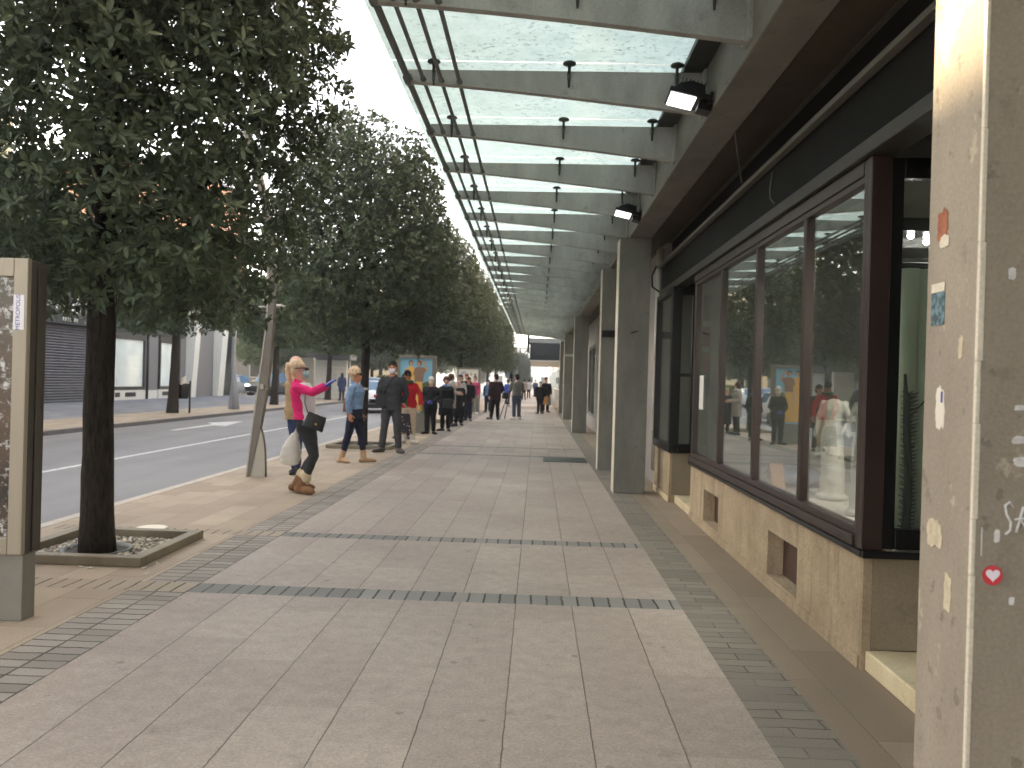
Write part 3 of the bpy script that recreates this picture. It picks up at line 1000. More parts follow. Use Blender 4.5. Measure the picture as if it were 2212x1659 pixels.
for k in range(9):
    ya = 33.6 + k * 2.5
    f = P(MB().box(XF - 0.25, XF - 0.19, ya + 0.5, ya + 1.9, 5.9, 7.4), 'window', MAT['white_steel'], LS)
    P(MB().box(XF - 0.189, XF - 0.18, ya + 0.58, ya + 1.82, 5.98, 7.32), 'pane', MAT['win_dark'], LS, parent=f)

# blocks across the road, beside and behind the camera (out of view, cut and spaced to shade the street and pass sun patches)
block('cream four storey block across the road, left of the shuttered shop', -25, -21.0, 18.2, 32.2, 11.5, MAT['facade_cream'], rows=3, cols=5)
block('low flat roofed garage across the road between two taller blocks', -30, -21.0, 16.15, 18.19, 4.75, MAT['facade_grey'], name='garage')  # height set so a sun patch reaches the shop base
block('pale block of flats across the road with three rows of windows', -25, -21.0, 12.2, 16.14, 11.5, MAT['facade_pale'], rows=3, cols=2)
block('low grey annex across the road beside the pale flats', -30, -21.0, 9.7, 12.19, 6.2, MAT['facade_grey'], name='annex')  # height set so sun reaches only the upper near pillar
block('long cream block of flats across the road nearest the camera', -34, -21.0, -16, 9.69, 11.5, MAT['facade_cream'], rows=3, cols=8)
ov = [o for o in COL.objects if o.get('label', '').startswith('pale block of flats')][0]
P(MB().box(-25.0, -21.0, 16.142, 18.198, 5.6, 11.5), 'upper_floor', MAT['facade_pale'], ov)  # overhang added above the gap to trim the sun patch
# beyond the side road
block('pale grey house beyond the side road behind the pink cardigan', -31, -19.5, 70.0, 84.0, 6.3, MAT['facade_dull'], name='corner_house', rows=2, cols=4, face='y')
block('tall orange apartment block rising behind the shop roof', -43, -30, 69, 84, 19.0, MAT['facade_orange'], rows=5, cols=4, face='y')
block('cream apartment block far down the left of the street', -30, -18, 90, 112, 13.0, MAT['facade_cream'], rows=4, cols=4, face='y')
block('hazy pale building closing the far end of the street', -14, 14, 190, 205, 9.0, MAT['facade_white'], rows=2, cols=8, face='y')
m = MB(); m.box(-24.5, -13.8, 64.9 + 1.0, 66.4, 0.0, 1.0)
w = m.build('low_white_wall', MAT['facade_cream'], loc=(0, 0, 0)); tag(w, 'low cream wall at the corner of the side road', 'wall')
# ------------------------------------------------------------------ trees
def make_crown(name, rx, rz, n_ros, leaf_len, leaf_w, mat, seed, per=8, lump=0.2, egg=0.15, inner=0.35, boxy=0.8, ex=3.0, cut=0.86):
    """leaf rosettes spread through an egg shaped, lumpy volume, thicker near its skin"""
    r = np.random.default_rng(seed)
    # lumps of foliage
    nl = 46
    ld = r.normal(size=(nl, 3)); ld /= np.linalg.norm(ld, axis=1)[:, None]
    la = r.uniform(-1, 1, nl)
    cen = []; nor = []
    need = n_ros
    while need > 0:
        d = r.normal(size=(need * 2, 3)); d /= np.linalg.norm(d, axis=1)[:, None]
        rad = 1.0 - np.abs(r.normal(size=need * 2)) * inner
        rad = np.clip(rad, 0.12, 1.0)
        dots = d @ ld.T
        wgt = np.exp((dots - 1) * 26.0)
        bump = (wgt * la).sum(1) / (wgt.sum(1) + 0.25)
        sq = (np.hypot(d[:, 0], d[:, 1]) ** ex + np.abs(d[:, 2]) ** ex) ** (-1 / ex)
        rr = rad * (1 + lump * bump) * (1 + boxy * (sq - 1))
        keep = r.uniform(size=need * 2) < np.clip(0.66 + 1.0 * bump, 0.06, 1.0)
        p = d * rr[:, None]
        eg = 1.0 - egg * p[:, 2]
        p[:, 0] *= rx * eg; p[:, 1] *= rx * eg; p[:, 2] *= rz
        p = p[keep]; d = d[keep]
        # ragged flat-ish underside
        k2 = p[:, 2] > -rz * (cut + 0.12 * r.uniform(size=len(p)))
        p = p[k2]; d = d[k2]
        cen.append(p[:need]); nor.append(d[:need]); need -= len(p[:need])
    c = np.concatenate(cen); d = np.concatenate(nor)
    n = len(c)
    ax = d * 0.8 + r.normal(size=(n, 3)) * 0.42 + np.array([0, 0, 0.28])
    ax /= np.linalg.norm(ax, axis=1)[:, None]
    t = r.normal(size=(n, 3)); u = np.cross(ax, t); u /= np.linalg.norm(u, axis=1)[:, None]
    w = np.cross(ax, u)
    V = np.zeros((n, per, 6, 3)); 
    for k in range(per):
        ang = 2 * math.pi * k / per * 1.618 * 2 + r.uniform(-0.3, 0.3, n)
        el = r.uniform(0.05, 0.95, n)
        L = leaf_len * r.uniform(0.62, 1.18, n); W = leaf_w * r.uniform(0.75, 1.2, n)
        rad_dir = u * np.cos(ang)[:, None] + w * np.sin(ang)[:, None]
        dr = rad_dir * np.cos(el)[:, None] + ax * np.sin(el)[:, None]
        side = np.cross(dr, ax); side /= (np.linalg.norm(side, axis=1)[:, None] + 1e-9)
        nn = np.cross(side, dr)
        base = c + dr * (leaf_len * 0.12) - ax * (leaf_len * 0.35 * r.uniform(0, 1, n))[:, None]
        droop = nn * (L * 0.10)[:, None]
        V[:, k, 0] = base
        V[:, k, 1] = base + dr * (L * 0.34)[:, None] + side * (W * 0.5)[:, None] + nn * (W * 0.16)[:, None]
        V[:, k, 2] = base + dr * (L * 0.70)[:, None] + side * (W * 0.42)[:, None] + nn * (W * 0.10)[:, None] - droop * 0.4
        V[:, k, 3] = base + dr * L[:, None] - droop
        V[:, k, 4] = base + dr * (L * 0.70)[:, None] - side * (W * 0.42)[:, None] + nn * (W * 0.10)[:, None] - droop * 0.4
        V[:, k, 5] = base + dr * (L * 0.34)[:, None] - side * (W * 0.5)[:, None] + nn * (W * 0.16)[:, None]
    nl_ = n * per
    co = V.reshape(-1, 3).astype(np.float32)
    idx = np.arange(nl_)[:, None] * 6
    quads = np.concatenate([idx + np.array([[0, 1, 2, 3]]), idx + np.array([[0, 3, 4, 5]])], axis=1).reshape(-1, 4)
    me = bpy.data.meshes.new(name)
    me.vertices.add(len(co)); me.vertices.foreach_set('co', co.ravel())
    nf = len(quads)
    me.loops.add(nf * 4); me.loops.foreach_set('vertex_index', quads.astype(np.int32).ravel())
    me.polygons.add(nf)
    me.polygons.foreach_set('loop_start', np.arange(0, nf * 4, 4, dtype=np.int32))
    me.polygons.foreach_set('loop_total', np.full(nf, 4, dtype=np.int32))
    me.update(calc_edges=True)
    me.materials.append(mat)
    return me


def trunk_mb(h, r0, r1, seed, limbs=9, lean=0.0, spread=1.3, top=3.6):
    rr = random.Random(seed)
    m = MB()
    pts = []; rad = []
    n = 14
    for k in range(n + 1):
        t = k / n
        z = -0.05 + t * (h + 0.05)
        fl = 0.16 * math.exp(-t * 10)
        pts.append((lean * z + 0.009 * math.sin(t * 4 + seed), 0.009 * math.cos(t * 4 + seed), z)); rad.append((r0 * (1 - t) + r1 * t) * (1 + fl))
    m.tube(pts, rad, 18)
    # knobbly bark outline
    m.v = [tuple(Vector(p) + Vector((p[0] - lean * p[2], p[1], 0)) * 0.10 * noise.noise(Vector((p[0] * 9, p[1] * 9, p[2] * 3 + seed)))) for p in m.v]
    base = Vector(pts[-1])
    m.tube([base - Vector((0, 0, .1)), base + Vector((0.05, 0, top * 0.5)), base + Vector((0.0, 0.06, top))], [r1 * 0.95, r1 * 0.6, 0.02], 8)
    for i in range(limbs):
        a = 2 * math.pi * i / limbs + rr.uniform(-0.3, 0.3)
        z = rr.uniform(-0.05, top * 0.6)
        L = spread * rr.uniform(0.7, 1.1)
        p0 = base + Vector((0, 0, z)); d = Vector((math.cos(a), math.sin(a), rr.uniform(0.35, 0.9)))
        p1 = p0 + d * L * 0.5; p2 = p0 + d * L + Vector((0, 0, 0.15))
        m.tube([p0, p1, p2], [r1 * 0.5, r1 * 0.3, 0.012], 6)
        for q in range(2):
            d2 = Vector((rr.uniform(-1, 1), rr.uniform(-1, 1), rr.uniform(0.1, 0.8)))
            m.tube([p1, p1 + d2 * 0.5], [r1 * 0.2, 0.008], 5)
    return m


MAT['leaf_yellow'] = leaf_mat('yellow_green_leaf', (0.10, 0.15, 0.03), (0.16, 0.21, 0.05), (0.24, 0.28, 0.08), 0.5, 0.35)
CR_NEAR = make_crown('crown', 1.70, 2.8, 10200, 0.098, 0.033, MAT['leaf'], 3, 8, 0.26, 0.01, 0.30, 1.0, 4.0, 0.80)
CR_MID = make_crown('crown', 1.90, 2.6, 8000, 0.105, 0.044, MAT['leaf'], 5, 7, 0.24, 0.12, 0.28, 0.4)
CR_OPP = make_crown('crown', 2.3, 2.0, 5200, 0.14, 0.075, MAT['leaf_light'], 8, 6, 0.3, 0.1, 0.35)
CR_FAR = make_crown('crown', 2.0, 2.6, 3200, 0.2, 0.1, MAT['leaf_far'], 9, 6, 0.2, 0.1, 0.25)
TR_NEAR = trunk_mb(2.35, 0.128, 0.108, 2, 10).mesh('trunk', [MAT['bark']])
TR_MID = trunk_mb(2.3, 0.10, 0.085, 4, 9).mesh('trunk', [MAT['bark']])
TR_OPP = trunk_mb(2.9, 0.20, 0.13, 6, 9, 0.03, 1.5, 2.6).mesh('trunk', [MAT['bark']])


def tree(label, x, y, z, trunk_me, crown_me, crown_z, rot=0.0, s=1.0, group=None, name='evergreen_tree', sz=1.0, coff=(0, 0)):
    t = thing(name, label, 'tree', (x, y, z), 0.0, group)
    a = bpy.data.objects.new('trunk', trunk_me); COL.objects.link(a); a.parent = t
    b = bpy.data.objects.new('crown', crown_me); COL.objects.link(b); b.parent = t
    b.location = (coff[0], coff[1], crown_z); b.rotation_euler = (0, 0, rot); b.scale = (s, s, s * sz)
    return t


G1 = 'evergreen street trees along the kerb'
near_labels = ['large dark evergreen tree nearest the camera, trunk standing in the gravel pit',
               'evergreen tree behind the denim jacket woman, pale band round its trunk',
               'third evergreen along the kerb, beside the fashion poster panel',
               'fourth evergreen along the kerb, behind the queue',
               'fifth evergreen along the kerb, beside the white poster panel',
               'sixth evergreen along the kerb, over the end of the queue',
               'seventh evergreen along the kerb, far down the street',
               'eighth evergreen along the kerb, last but one far down the street',
               'ninth evergreen along the kerb, farthest of the kerb row']
for k in range(7):
    y = 6.83 + PERIOD * k
    if k == 0:
        tree(near_labels[0], -3.59, 6.72, 0, TR_NEAR, CR_NEAR, 4.48, 0.4, 1.0, G1, coff=(0.10, 0.1))
    else:
        t = tree(near_labels[k], -3.68, 17.6 + PERIOD * (k - 1), 0, TR_MID, CR_MID, 4.55, 1.1 * k, 1.0 + 0.04 * math.sin(k * 2.1), G1, coff=(0.02, 0))
        if k == 1:
            m = MB().lathe([(0.096, 1.225), (0.104, 1.23), (0.104, 1.27), (0.096, 1.275)], (0, 0, 0), 14)
            m.build('trunk_band', MAT['white_steel'], t)
G2 = 'broad leaved trees on the opposite pavement'
opp_labels = ['broad leaved tree across the road hidden left of the photo',
              'broad leaved tree on the far pavement, mostly hidden behind the near poster panel',
              'broad leaved tree beside the litter bin across the road',
              'broad leaved tree across the road behind the leaning lamp post',
              'broad leaved tree across the road at the corner of the side road',
              'broad leaved tree just past the side road across the street',
              'broad leaved tree across the road behind the white car',
              'broad leaved tree far down the opposite pavement']
for k, y in enumerate((9.95, 18.8, 29.8, 41.0, 52.2, 69.5, 80.0, 92.0)):  # first tree is added off the row spacing to filter the sun
    tree(opp_labels[k], -13.25 + (0.15 if k == 3 else 0), y, 0, TR_OPP, CR_OPP, 4.75, 0.9 * k + 0.3, 1.0, G2, name='broadleaf_tree', coff=(0.1, 0))
G3 = 'trees beyond the side road'
for k, (tx, ty, lab) in enumerate(((-16.6, 67.5, 'bushy tree just beyond the side road, nearest its corner'), (-18.5, 73.0, 'bushy tree before the pale grey corner house'), (-16.0, 79.5, 'bushy tree past the corner house along the far pavement'), (-12.9, 104.0, 'bushy tree farthest down the left side of the street'), (-22.4, 67.4, 'bushy tree past the side road behind the dark off-road car'), (-20.2, 69.0, 'bushy tree between the off-road car and the corner house'))):
    tree(lab, tx, ty, 0, TR_OPP, CR_OPP, 4.4, 1.7 * k, 1.15, G3, name='broadleaf_tree')
SHB = make_crown('crown', 1.5, 0.8, 900, 0.16, 0.09, MAT['leaf_yellow'], 21, 6, 0.3, 0.0, 0.4)
for k, (tx, ty, lab) in enumerate(((-12.6, 69.0, 'yellow green shrub at the far corner of the side road'), (-12.9, 72.5, 'yellow green shrub right of the corner shrub'), (-13.4, 76.5, 'yellow green shrub farthest along the far pavement'))):
    b = bpy.data.objects.new('shrub', SHB); COL.objects.link(b); b.location = (tx, ty, 0.8); b.rotation_euler = (0, 0, k * 1.3); tag(b, lab, 'shrub', 'shrubs past the side road')
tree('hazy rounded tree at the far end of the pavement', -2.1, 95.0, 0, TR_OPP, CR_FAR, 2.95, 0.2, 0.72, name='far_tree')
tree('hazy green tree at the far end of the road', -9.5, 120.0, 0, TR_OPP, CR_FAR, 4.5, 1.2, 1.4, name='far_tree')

# tree pits with raised kerbs, gravel and grate ring
MAT['gravel_dark'] = plain('pit_soil', lin(64, 60, 54), 0.9, var=0.4, scale=40, bump=0.8, bscale=90)


def tree_pit(label, x0, x1, y0, y1, tx, ty, stones):
    cx, cy = (x0 + x1) / 2, (y0 + y1) / 2
    t = thing('tree_pit', label, 'tree pit', (cx, cy, 0.0), 0, 'kerbed tree pits along the pavement')
    w = 0.1; h = 0.075
    m = MB()
    m.box(x0, x1, y0, y0 + w, 0.002, h); m.box(x0, x1, y1 - w, y1, 0.002, h)
    m.box(x0, x0 + w, y0 + w, y1 - w, 0.002, h); m.box(x1 - w, x1, y0 + w, y1 - w, 0.002, h)
    P(m, 'kerb_frame', MAT['pit_kerb'], t, 0.008)
    m = MB(); m.quad((x0 + w, y0 + w, 0.006), (x1 - w, y0 + w, 0.006), (x1 - w, y1 - w, 0.006), (x0 + w, y1 - w, 0.006))
    P(m, 'soil', MAT['gravel_dark'], t)
    m = MB()
    rr = random.Random(int(x0 * 100 + y0 * 10))
    for i in range(stones):
        px, py = rr.uniform(x0 + w + .03, x1 - w - .03), rr.uniform(y0 + w + .03, y1 - w - .03)
        if math.hypot(px - tx, py - ty) < 0.25: continue
        s = rr.uniform(0.010, 0.022)
        rot = Matrix.Rotation(rr.uniform(0, 3), 3, 'Z') @ Matrix.Rotation(rr.uniform(-0.4, 0.4), 3, 'X')
        m.ell((px, py, 0.006 + s * 0.35), (s * rr.uniform(0.8, 1.4), s * rr.uniform(0.6, 1.1), s * 0.5), 6, 4, rr.choice((0, 0, 1, 2, 2)), rot)
    if stones:
        g = P(m, 'gravel', [MAT['stone_a'], MAT['stone_b'], MAT['stone_c']], t)
        g['kind'] = 'stuff'
    m = MB().lathe([(0.235, 0.007), (0.255, 0.03), (0.275, 0.03), (0.28, 0.007)], (tx, ty, 0), 28)
    # open ring: drop the end caps
    m.f = m.f[:-2]; m.mi = m.mi[:-2]; m.sm = m.sm[:-2]
    P(m, 'grate_ring', MAT['steel_dark'], t)
    return t


MAT['pit_kerb'] = concrete('pit_kerb_stone', lin(118, 108, 92), lin(140, 130, 112), 0.4)
MAT['stone_a'] = plain('pale_pebble', lin(176, 166, 148), 0.8, var=0.1)
MAT['stone_b'] = plain('white_pebble', lin(208, 200, 186), 0.8, var=0.1)
MAT['stone_c'] = plain('grey_pebble', lin(124, 116, 106), 0.8, var=0.1)
tree_pit('kerbed gravel pit around the nearest tree', -4.13, -2.98, 6.22, 7.42, -3.59, 6.72, 1500)
for k, lab in ((1, 'kerbed pit around the tree behind the denim jacket woman'), (2, 'kerbed pit around the third tree along the kerb'), (3, 'kerbed pit around the fourth tree, behind the queue')):
    yy = 6.22 + PERIOD * k - 0.05
    tree_pit(lab, -4.36, -3.0, yy, yy + 1.2, -3.68, yy + 0.73 - 0.0, 120 if k == 1 else 0)
# nearby white floor cap and butts
m = MB(); m.lathe([(0.145, 0.002), (0.145, 0.012), (0.125, 0.018), (0.105, 0.014), (0.06, 0.016), (0.0005, 0.017)], (0, 0, 0), 28)
c = m.build('drain_lid', plain('cream_enamel', lin(214, 204, 180), 0.5, var=0.06), loc=(-3.62, 7.78, 0)); tag(c, 'round cream drain cap in the pavement beyond the gravel pit', 'drain lid')
# ------------------------------------------------------------------ people
def skinm(name, c):
    t = NT(name)
    v = t.coord('Object')
    f = t.ramp(t.noise(v, 14.0, 4, 0.6), 0.3, 0.7)
    col = t.mix(f, tuple(x * 0.9 for x in c), (c[0] * 1.06, c[1] * 1.0, c[2] * 0.98))
    return t.done(col, 0.5, 0, None, 0.4)


def cloth(name, c, rough=0.85, var=0.14, bump=0.25, bscale=140, scale=9):
    return plain(name, c, rough, 0, var, scale, bump, bscale, spec=0.25)


SK = {'light': skinm('fair_skin', lin(206, 164, 144)), 'tan': skinm('tan_skin', lin(186, 132, 104)), 'pink': skinm('pink_skin', lin(214, 170, 154))}


def hand(m, wrist, d, nrm, side, curl=0.35, e=0.0, spread=0.0):
    wrist = Vector(wrist); d = Vector(d).normalized(); nrm = Vector(nrm)
    nrm = (nrm - d * nrm.dot(d)).normalized()
    c = d.cross(nrm).normalized() * side          # towards the thumb
    kn = wrist + d * 0.088
    m.tube([wrist - d * 0.02, wrist + d * 0.03, kn], [0.026 + e, 0.036 + e, 0.039 + e], 10, flat=(nrm, 0.48), dome=True)
    for off, L, sp in ((0.029, 0.070, 0.10), (0.010, 0.079, 0.03), (-0.010, 0.073, -0.04), (-0.028, 0.057, -0.12)):
        p = kn + c * off - d * 0.012
        dd = (d + c * sp * (1 + spread * 6)).normalized()
        pts = [p]; ang = 0.0
        for sgm in (0.48, 0.30, 0.24):
            ang += curl * (0.8 + abs(off) * 4)
            pts.append(pts[-1] + (dd * math.cos(ang) + nrm * math.sin(ang)) * L * sgm * 1.12)
        m.tube(pts, [0.0105 + e, 0.0098 + e, 0.0092 + e, 0.0078 + e], 7, dome=True)
    p = wrist + d * 0.028 + c * 0.026
    td = (d * 0.62 + c * 0.8 + nrm * 0.25).normalized()
    m.tube([p, p + td * 0.036, p + td * 0.058 + d * 0.012, p + td * 0.07 + d * 0.03], [0.014 + e, 0.0125 + e, 0.011 + e, 0.009 + e], 7, dome=True)


def person(label, x, y, heading, h=1.72, fem=False, fat=1.0, yaw=0.0, pitch=0.0, lean=(0, 0), arms=None, legs=None, skin='light',
           top=None, shirt=None, bottom=None, shoes=None, hair=None, mask=None, shades=False, gloves=None, scarf=None,
           voxel=0.0085, handdir=None, face=True, group=None, z=0.0):
    s = h / 1.72
    sh = 0.155 if fem else 0.178
    hip = (0.165 if fem else 0.155) * fat
    wst = (0.125 if fem else 0.142) * fat
    cst = (0.15 if fem else 0.17) * fat
    dep = (0.10 if fem else 0.108) * fat
    A = {'R': [(sh + 0.004, -0.01, 1.368), (sh + 0.06, -0.035, 1.12), (sh + 0.055, 0.04, 0.885)]}
    A['L'] = [(-p[0], p[1], p[2]) for p in A['R']]
    Lg = {'R': [(0.085, 0, 0.90), (0.095, 0.015, 0.49), (0.1, -0.02, 0.085)], 'L': [(-0.085, 0, 0.90), (-0.095, 0.015, 0.49), (-0.1, -0.02, 0.085)]}
    for k, v in (arms or {}).items(): A[k] = [A[k][0]] + list(v)
    for k, v in (legs or {}).items(): Lg[k] = [Lg[k][0]] + list(v)
    toe = {'R': 0.12, 'L': -0.12}
    hd = handdir or {}

    def bend(p):
        t = max(0.0, (p.z - 0.95)) / 0.45
        return Vector((p.x + lean[0] * t, p.y + lean[1] * t, p.z))

    def fin(p): return bend(Vector(p)) * s
    Ry = Matrix.Rotation(yaw, 3, 'Z') @ Matrix.Rotation(pitch, 3, 'X')
    hc = Vector((0, -0.005, 1.50))

    def headmap(p): return hc + Ry @ (Vector(p) - hc)

    def torso(m, e, z0, z1=1.455, dy=0.0, flare=0.0, hk=1.0):
        base = [(0.80, hip * 0.95, dep * 1.0), (0.92, hip, dep * 1.08), (1.06, wst, dep * 0.95), (1.2, (wst + cst) / 2 + 0.004, dep * 1.04), (1.31, cst, dep * (1.16 if fem else 1.08)), (1.365, sh * 0.88, dep * 0.86), (1.41, sh * 0.66, 0.072), (1.435, sh * 0.46, 0.062), (1.455, 0.062, 0.058)]
        rings = []
        if z0 < 0.80:
            n = 4
            for k in range(n):
                zz = z0 + (0.80 - z0) * k / n
                rings.append((0, dy, zz, (hip + e) * (1 + flare * (0.8 - zz)), (dep + e) * (1 + flare * (0.8 - zz))))
        for zz, rx, ry in base:
            if zz >= z0 - 0.001 and zz <= z1 + 0.001:
                rings.append((0, dy + (0.008 if fem and zz == 1.31 else 0), zz, rx * hk + e, ry * hk + e))
        if z0 > 0.80:
            lo = [b for b in base if b[0] < z0][-1]; hi = [b for b in base if b[0] >= z0][0]
            t = (z0 - lo[0]) / (hi[0] - lo[0])
            rings.insert(0, (0, dy, z0, (lo[1] + (hi[1] - lo[1]) * t) + e, (lo[2] + (hi[2] - lo[2]) * t) + e))
        m.loft(rings, 20)

    def arm(m, k, e, to=1.0, flatten=None):
        a, b, c = [Vector(p) for p in A[k]]
        w = b + (c - b) * to
        m.tube([a, a + (b - a) * 0.5, b, b + (w - b) * 0.45, w], [0.052 * fat + e, 0.046 * fat + e, 0.038 + e, 0.037 + e, 0.027 + e * 1.15], 12, dome=False)
        m.ell(a, (0.05 * fat + e * 0.8, 0.05 * fat + e * 0.8, 0.05 + e * 0.8), 12, 8)
        m.ell(b, 0.038 + e, 10, 7)

    def leg(m, k, e, a0=0.0, a1=1.0, taper=0.0):
        a, b, c = [Vector(p) for p in Lg[k]]
        w = b + (c - b) * a1
        m.tube([a, a + (b - a) * 0.4, b, b + (w - b) * 0.35, w], [0.088 * fat + e, 0.078 * fat + e, 0.054 + e, 0.054 + e, 0.037 + e + taper], 14)
        m.ell(a, 0.088 * fat + e, 12, 8); m.ell(b, 0.054 + e, 12, 8)

    # ---- body: one skin from head to feet
    m = MB()
    torso(m, 0.0, 0.80)
    for k in 'RL':
        arm(m, k, 0.0); leg(m, k, 0.0)
        sd = 1 if k == 'R' else -1
        a, b, c = [Vector(p) for p in A[k]]
        d, nrm, curl = hd.get(k, ((c - b), (-sd, 0.15, 0), 0.32))
        hand(m, c, d, nrm, sd if True else 1, curl)
        an = Vector(Lg[k][2])
        m.tube([an + Vector((0, -0.03, -0.035)), an + Vector((toe[k] * 0.3, 0.05, -0.04)), an + Vector((toe[k] * 0.6, 0.085, -0.045))], [0.030, 0.030, 0.024], 8, dome=True)
    mh = MB()
    mh.tube([(0, -0.025, 1.40), (0, -0.008, 1.47), (0, 0.0, 1.55)], [0.058, 0.052, 0.056], 12)
    mh.ell((0, -0.004, 1.622), (0.076, 0.094, 0.098), 16, 12)
    mh.ell((0, 0.030, 1.575), (0.061, 0.070, 0.088), 14, 10)
    mh.ell((0, 0.056, 1.515), (0.036, 0.036, 0.03), 10, 8)
    mh.ell((0, 0.100, 1.578), (0.013, 0.020, 0.026), 8, 6)
    mh.ell((0, 0.094, 1.535), (0.022, 0.010, 0.012), 8, 6)
    for sd in (-1, 1):
        mh.ell((sd * 0.076, -0.002, 1.59), (0.011, 0.020, 0.030), 8, 6)
        mh.ell((sd * 0.03, 0.078, 1.622), (0.026, 0.014, 0.010), 8, 6)
    mh.map(headmap)
    m.add(mh.v, mh.f, 0, True)
    m.map(fin)
    body = blobmesh(m, 'person', SK[skin], None, voxel, 2)
    body.location = (x, y, z); body.rotation_euler = (0, 0, heading)
    tag(body, label, 'person', group)

    def part(mb, name, mat, wr=0.0, sm=2, vx=None, fused=True):
        mb.map(fin)
        if fused: return blobmesh(mb, name, mat, body, vx or voxel, sm, wr * s, seed=x * 3.1 + y)
        return mb.build(name, mat, body)

    # ---- clothes
    if bottom:
        kind, mat = bottom[0], bottom[1]
        e = bottom[2] if len(bottom) > 2 else 0.012
        if kind == 'trousers':
            m = MB()
            m.loft([(0, 0, 0.80, hip * 0.9 + e, dep + e), (0, 0, 0.92, hip + e, dep * 1.1 + e), (0, 0, 1.02, wst * 1.05 + e, dep * 0.98 + e)], 20)
            for k in 'RL': leg(m, k, e, a1=bottom[3] if len(bottom) > 3 else 0.97, taper=bottom[4] if len(bottom) > 4 else 0.006)
            part(m, 'trousers', mat, min(0.0075, e * 0.4))
        else:
            m = MB()
            hem = bottom[3] if len(bottom) > 3 else 0.4
            m.loft([(0, 0.0, hem, hip * 1.15 + e, dep * 1.35 + e), (0, 0, 0.8, hip + e, dep * 1.12 + e), (0, 0, 0.92, hip + e, dep * 1.08 + e), (0, 0, 1.03, wst + e, dep + e)], 20)
            part(m, 'skirt', mat, 0.005)
    if shirt:
        m = MB(); torso(m, shirt[1] if len(shirt) > 1 else 0.010, shirt[2] if len(shirt) > 2 else 0.94, 1.44, shirt[3] if len(shirt) > 3 else 0.0)
        part(m, 'shirt', shirt[0], 0.003)
    if top:
        mat, hem, e = top[0], top[1], top[2]
        m = MB()
        dy = top[3] if len(top) > 3 else 0.0
        torso(m, e, hem, 1.44, dy, flare=0.10)
        for k in 'RL': arm(m, k, e * 0.8, 0.98)
        if len(top) > 4 and top[4] == 'collar':
            m.tube([(-0.075, 0.02, 1.44), (-0.05, -0.06, 1.465), (0.05, -0.06, 1.465), (0.075, 0.02, 1.44)], [0.02] * 4, 8, dome=True)
        part(m, top[5] if len(top) > 5 else 'jacket', mat, 0.010)
    if shoes:
        kind, mat = shoes[0], shoes[1]
        for k in 'RL':
            a, b, c = [Vector(p) for p in Lg[k]]
            m = MB()
            tx = toe[k]
            gz = c.z - 0.085
            hgt = {'shoe': 0.0, 'boot': 0.16, 'furboot': 0.13, 'tall': 0.26}[kind]
            r = 0.046 if kind != 'furboot' else 0.06
            m.tube([(c.x - tx * .2, c.y - 0.045, gz + 0.046), (c.x + tx * .25, c.y + 0.05, gz + 0.05), (c.x + tx * 0.75, c.y + 0.125, gz + 0.042), (c.x + tx, c.y + 0.17, gz + 0.034)], [r, r * 1.04, r * 0.98, r * 0.72], 12, dome=True, flat=((0, 0, 1), 0.88))
            m.box(c.x - 0.036, c.x + 0.036, c.y - 0.085, c.y - 0.02, gz + 0.002, gz + 0.04)
            if hgt:
                q = c + (b - c) * (hgt / (b - c).length)
                m.tube([c + Vector((0, -0.01, -0.03)), q], [r + 0.006, r + 0.012], 12)
            else:
                m.tube([c + Vector((0, -0.015, -0.04)), c + Vector((0, -0.012, 0.02))], [r * 0.98, r * 0.86], 12)
            sp = part(m, 'boot' if hgt else 'shoe', mat, 0.001)
            if kind == 'furboot':
                q = c + (b - c) * (hgt / (b - c).length)
                m = MB(); m.tube([q - Vector((0, 0, 0.045)), q + Vector((0, 0, 0.03))], [r + 0.012, r + 0.014], 14, dome=True)
                f = part(m, 'fur_cuff', shoes[2], 0.009, 1)
                f.parent = sp
    if gloves:
        for k in 'RL':
            sd = 1 if k == 'R' else -1
            a, b, c = [Vector(p) for p in A[k]]
            d, nrm, curl = hd.get(k, ((c - b), (-sd, 0.15, 0), 0.32))
            m = MB(); hand(m, c, d, nrm, sd, curl, 0.0032)
            m.tube([c - (c - b).normalized() * 0.035, c + Vector(d).normalized() * 0.01], [0.034, 0.032], 10)
            part(m, 'glove', gloves, 0.0, 1, 0.006)
    if scarf:
        m = MB()
        m.tube([(0.095 * math.cos(a), 0.0 + 0.085 * math.sin(a), 1.445 + 0.015 * math.sin(2 * a)) for a in [i * 2 * math.pi / 14 for i in range(15)]], 0.042, 10)
        if len(scarf) > 1 and scarf[1]:
            m.tube([(0.05, 0.10, 1.43), (0.055, 0.155, 1.25), (0.05, 0.165, 1.05), (0.05, 0.16, 0.88)], [0.05, 0.055, 0.05, 0.045], 10, flat=((0, 1, 0), 0.4))
        part(m, 'scarf', scarf[0], 0.007)
    if hair:
        st, mat = hair
        m = MB()
        rr = random.Random(int(x * 100 + y * 10))
        if st != 'bald':
            m.ell((0, -0.014, 1.652), (0.088, 0.102, 0.090), 16, 11)
            m.ell((0, -0.05, 1.585), (0.084, 0.066, 0.09), 14, 9)
        if st == 'pony':
            m.tube([(0, -0.095, 1.665), (0, -0.132, 1.668), (0, -0.156, 1.60), (0, -0.158, 1.50), (0, -0.145, 1.385)], [0.026, 0.034, 0.038, 0.034, 0.012], 10, dome=True)
        if st == 'curly':
            for i in range(70):
                a = rr.uniform(0, 2 * math.pi); t = rr.uniform(-0.35, 1.0)
                q = math.sqrt(max(0, 1 - t * t))
                p = Vector((0.096 * q * math.cos(a), -0.03 + 0.104 * q * math.sin(a), 1.632 + 0.1 * t))
                if p.y > 0.045 and p.z < 1.66: continue
                m.ell(p * 1.0 + Vector((0, 0, 0.01)), rr.uniform(0.022, 0.04), 8, 6)
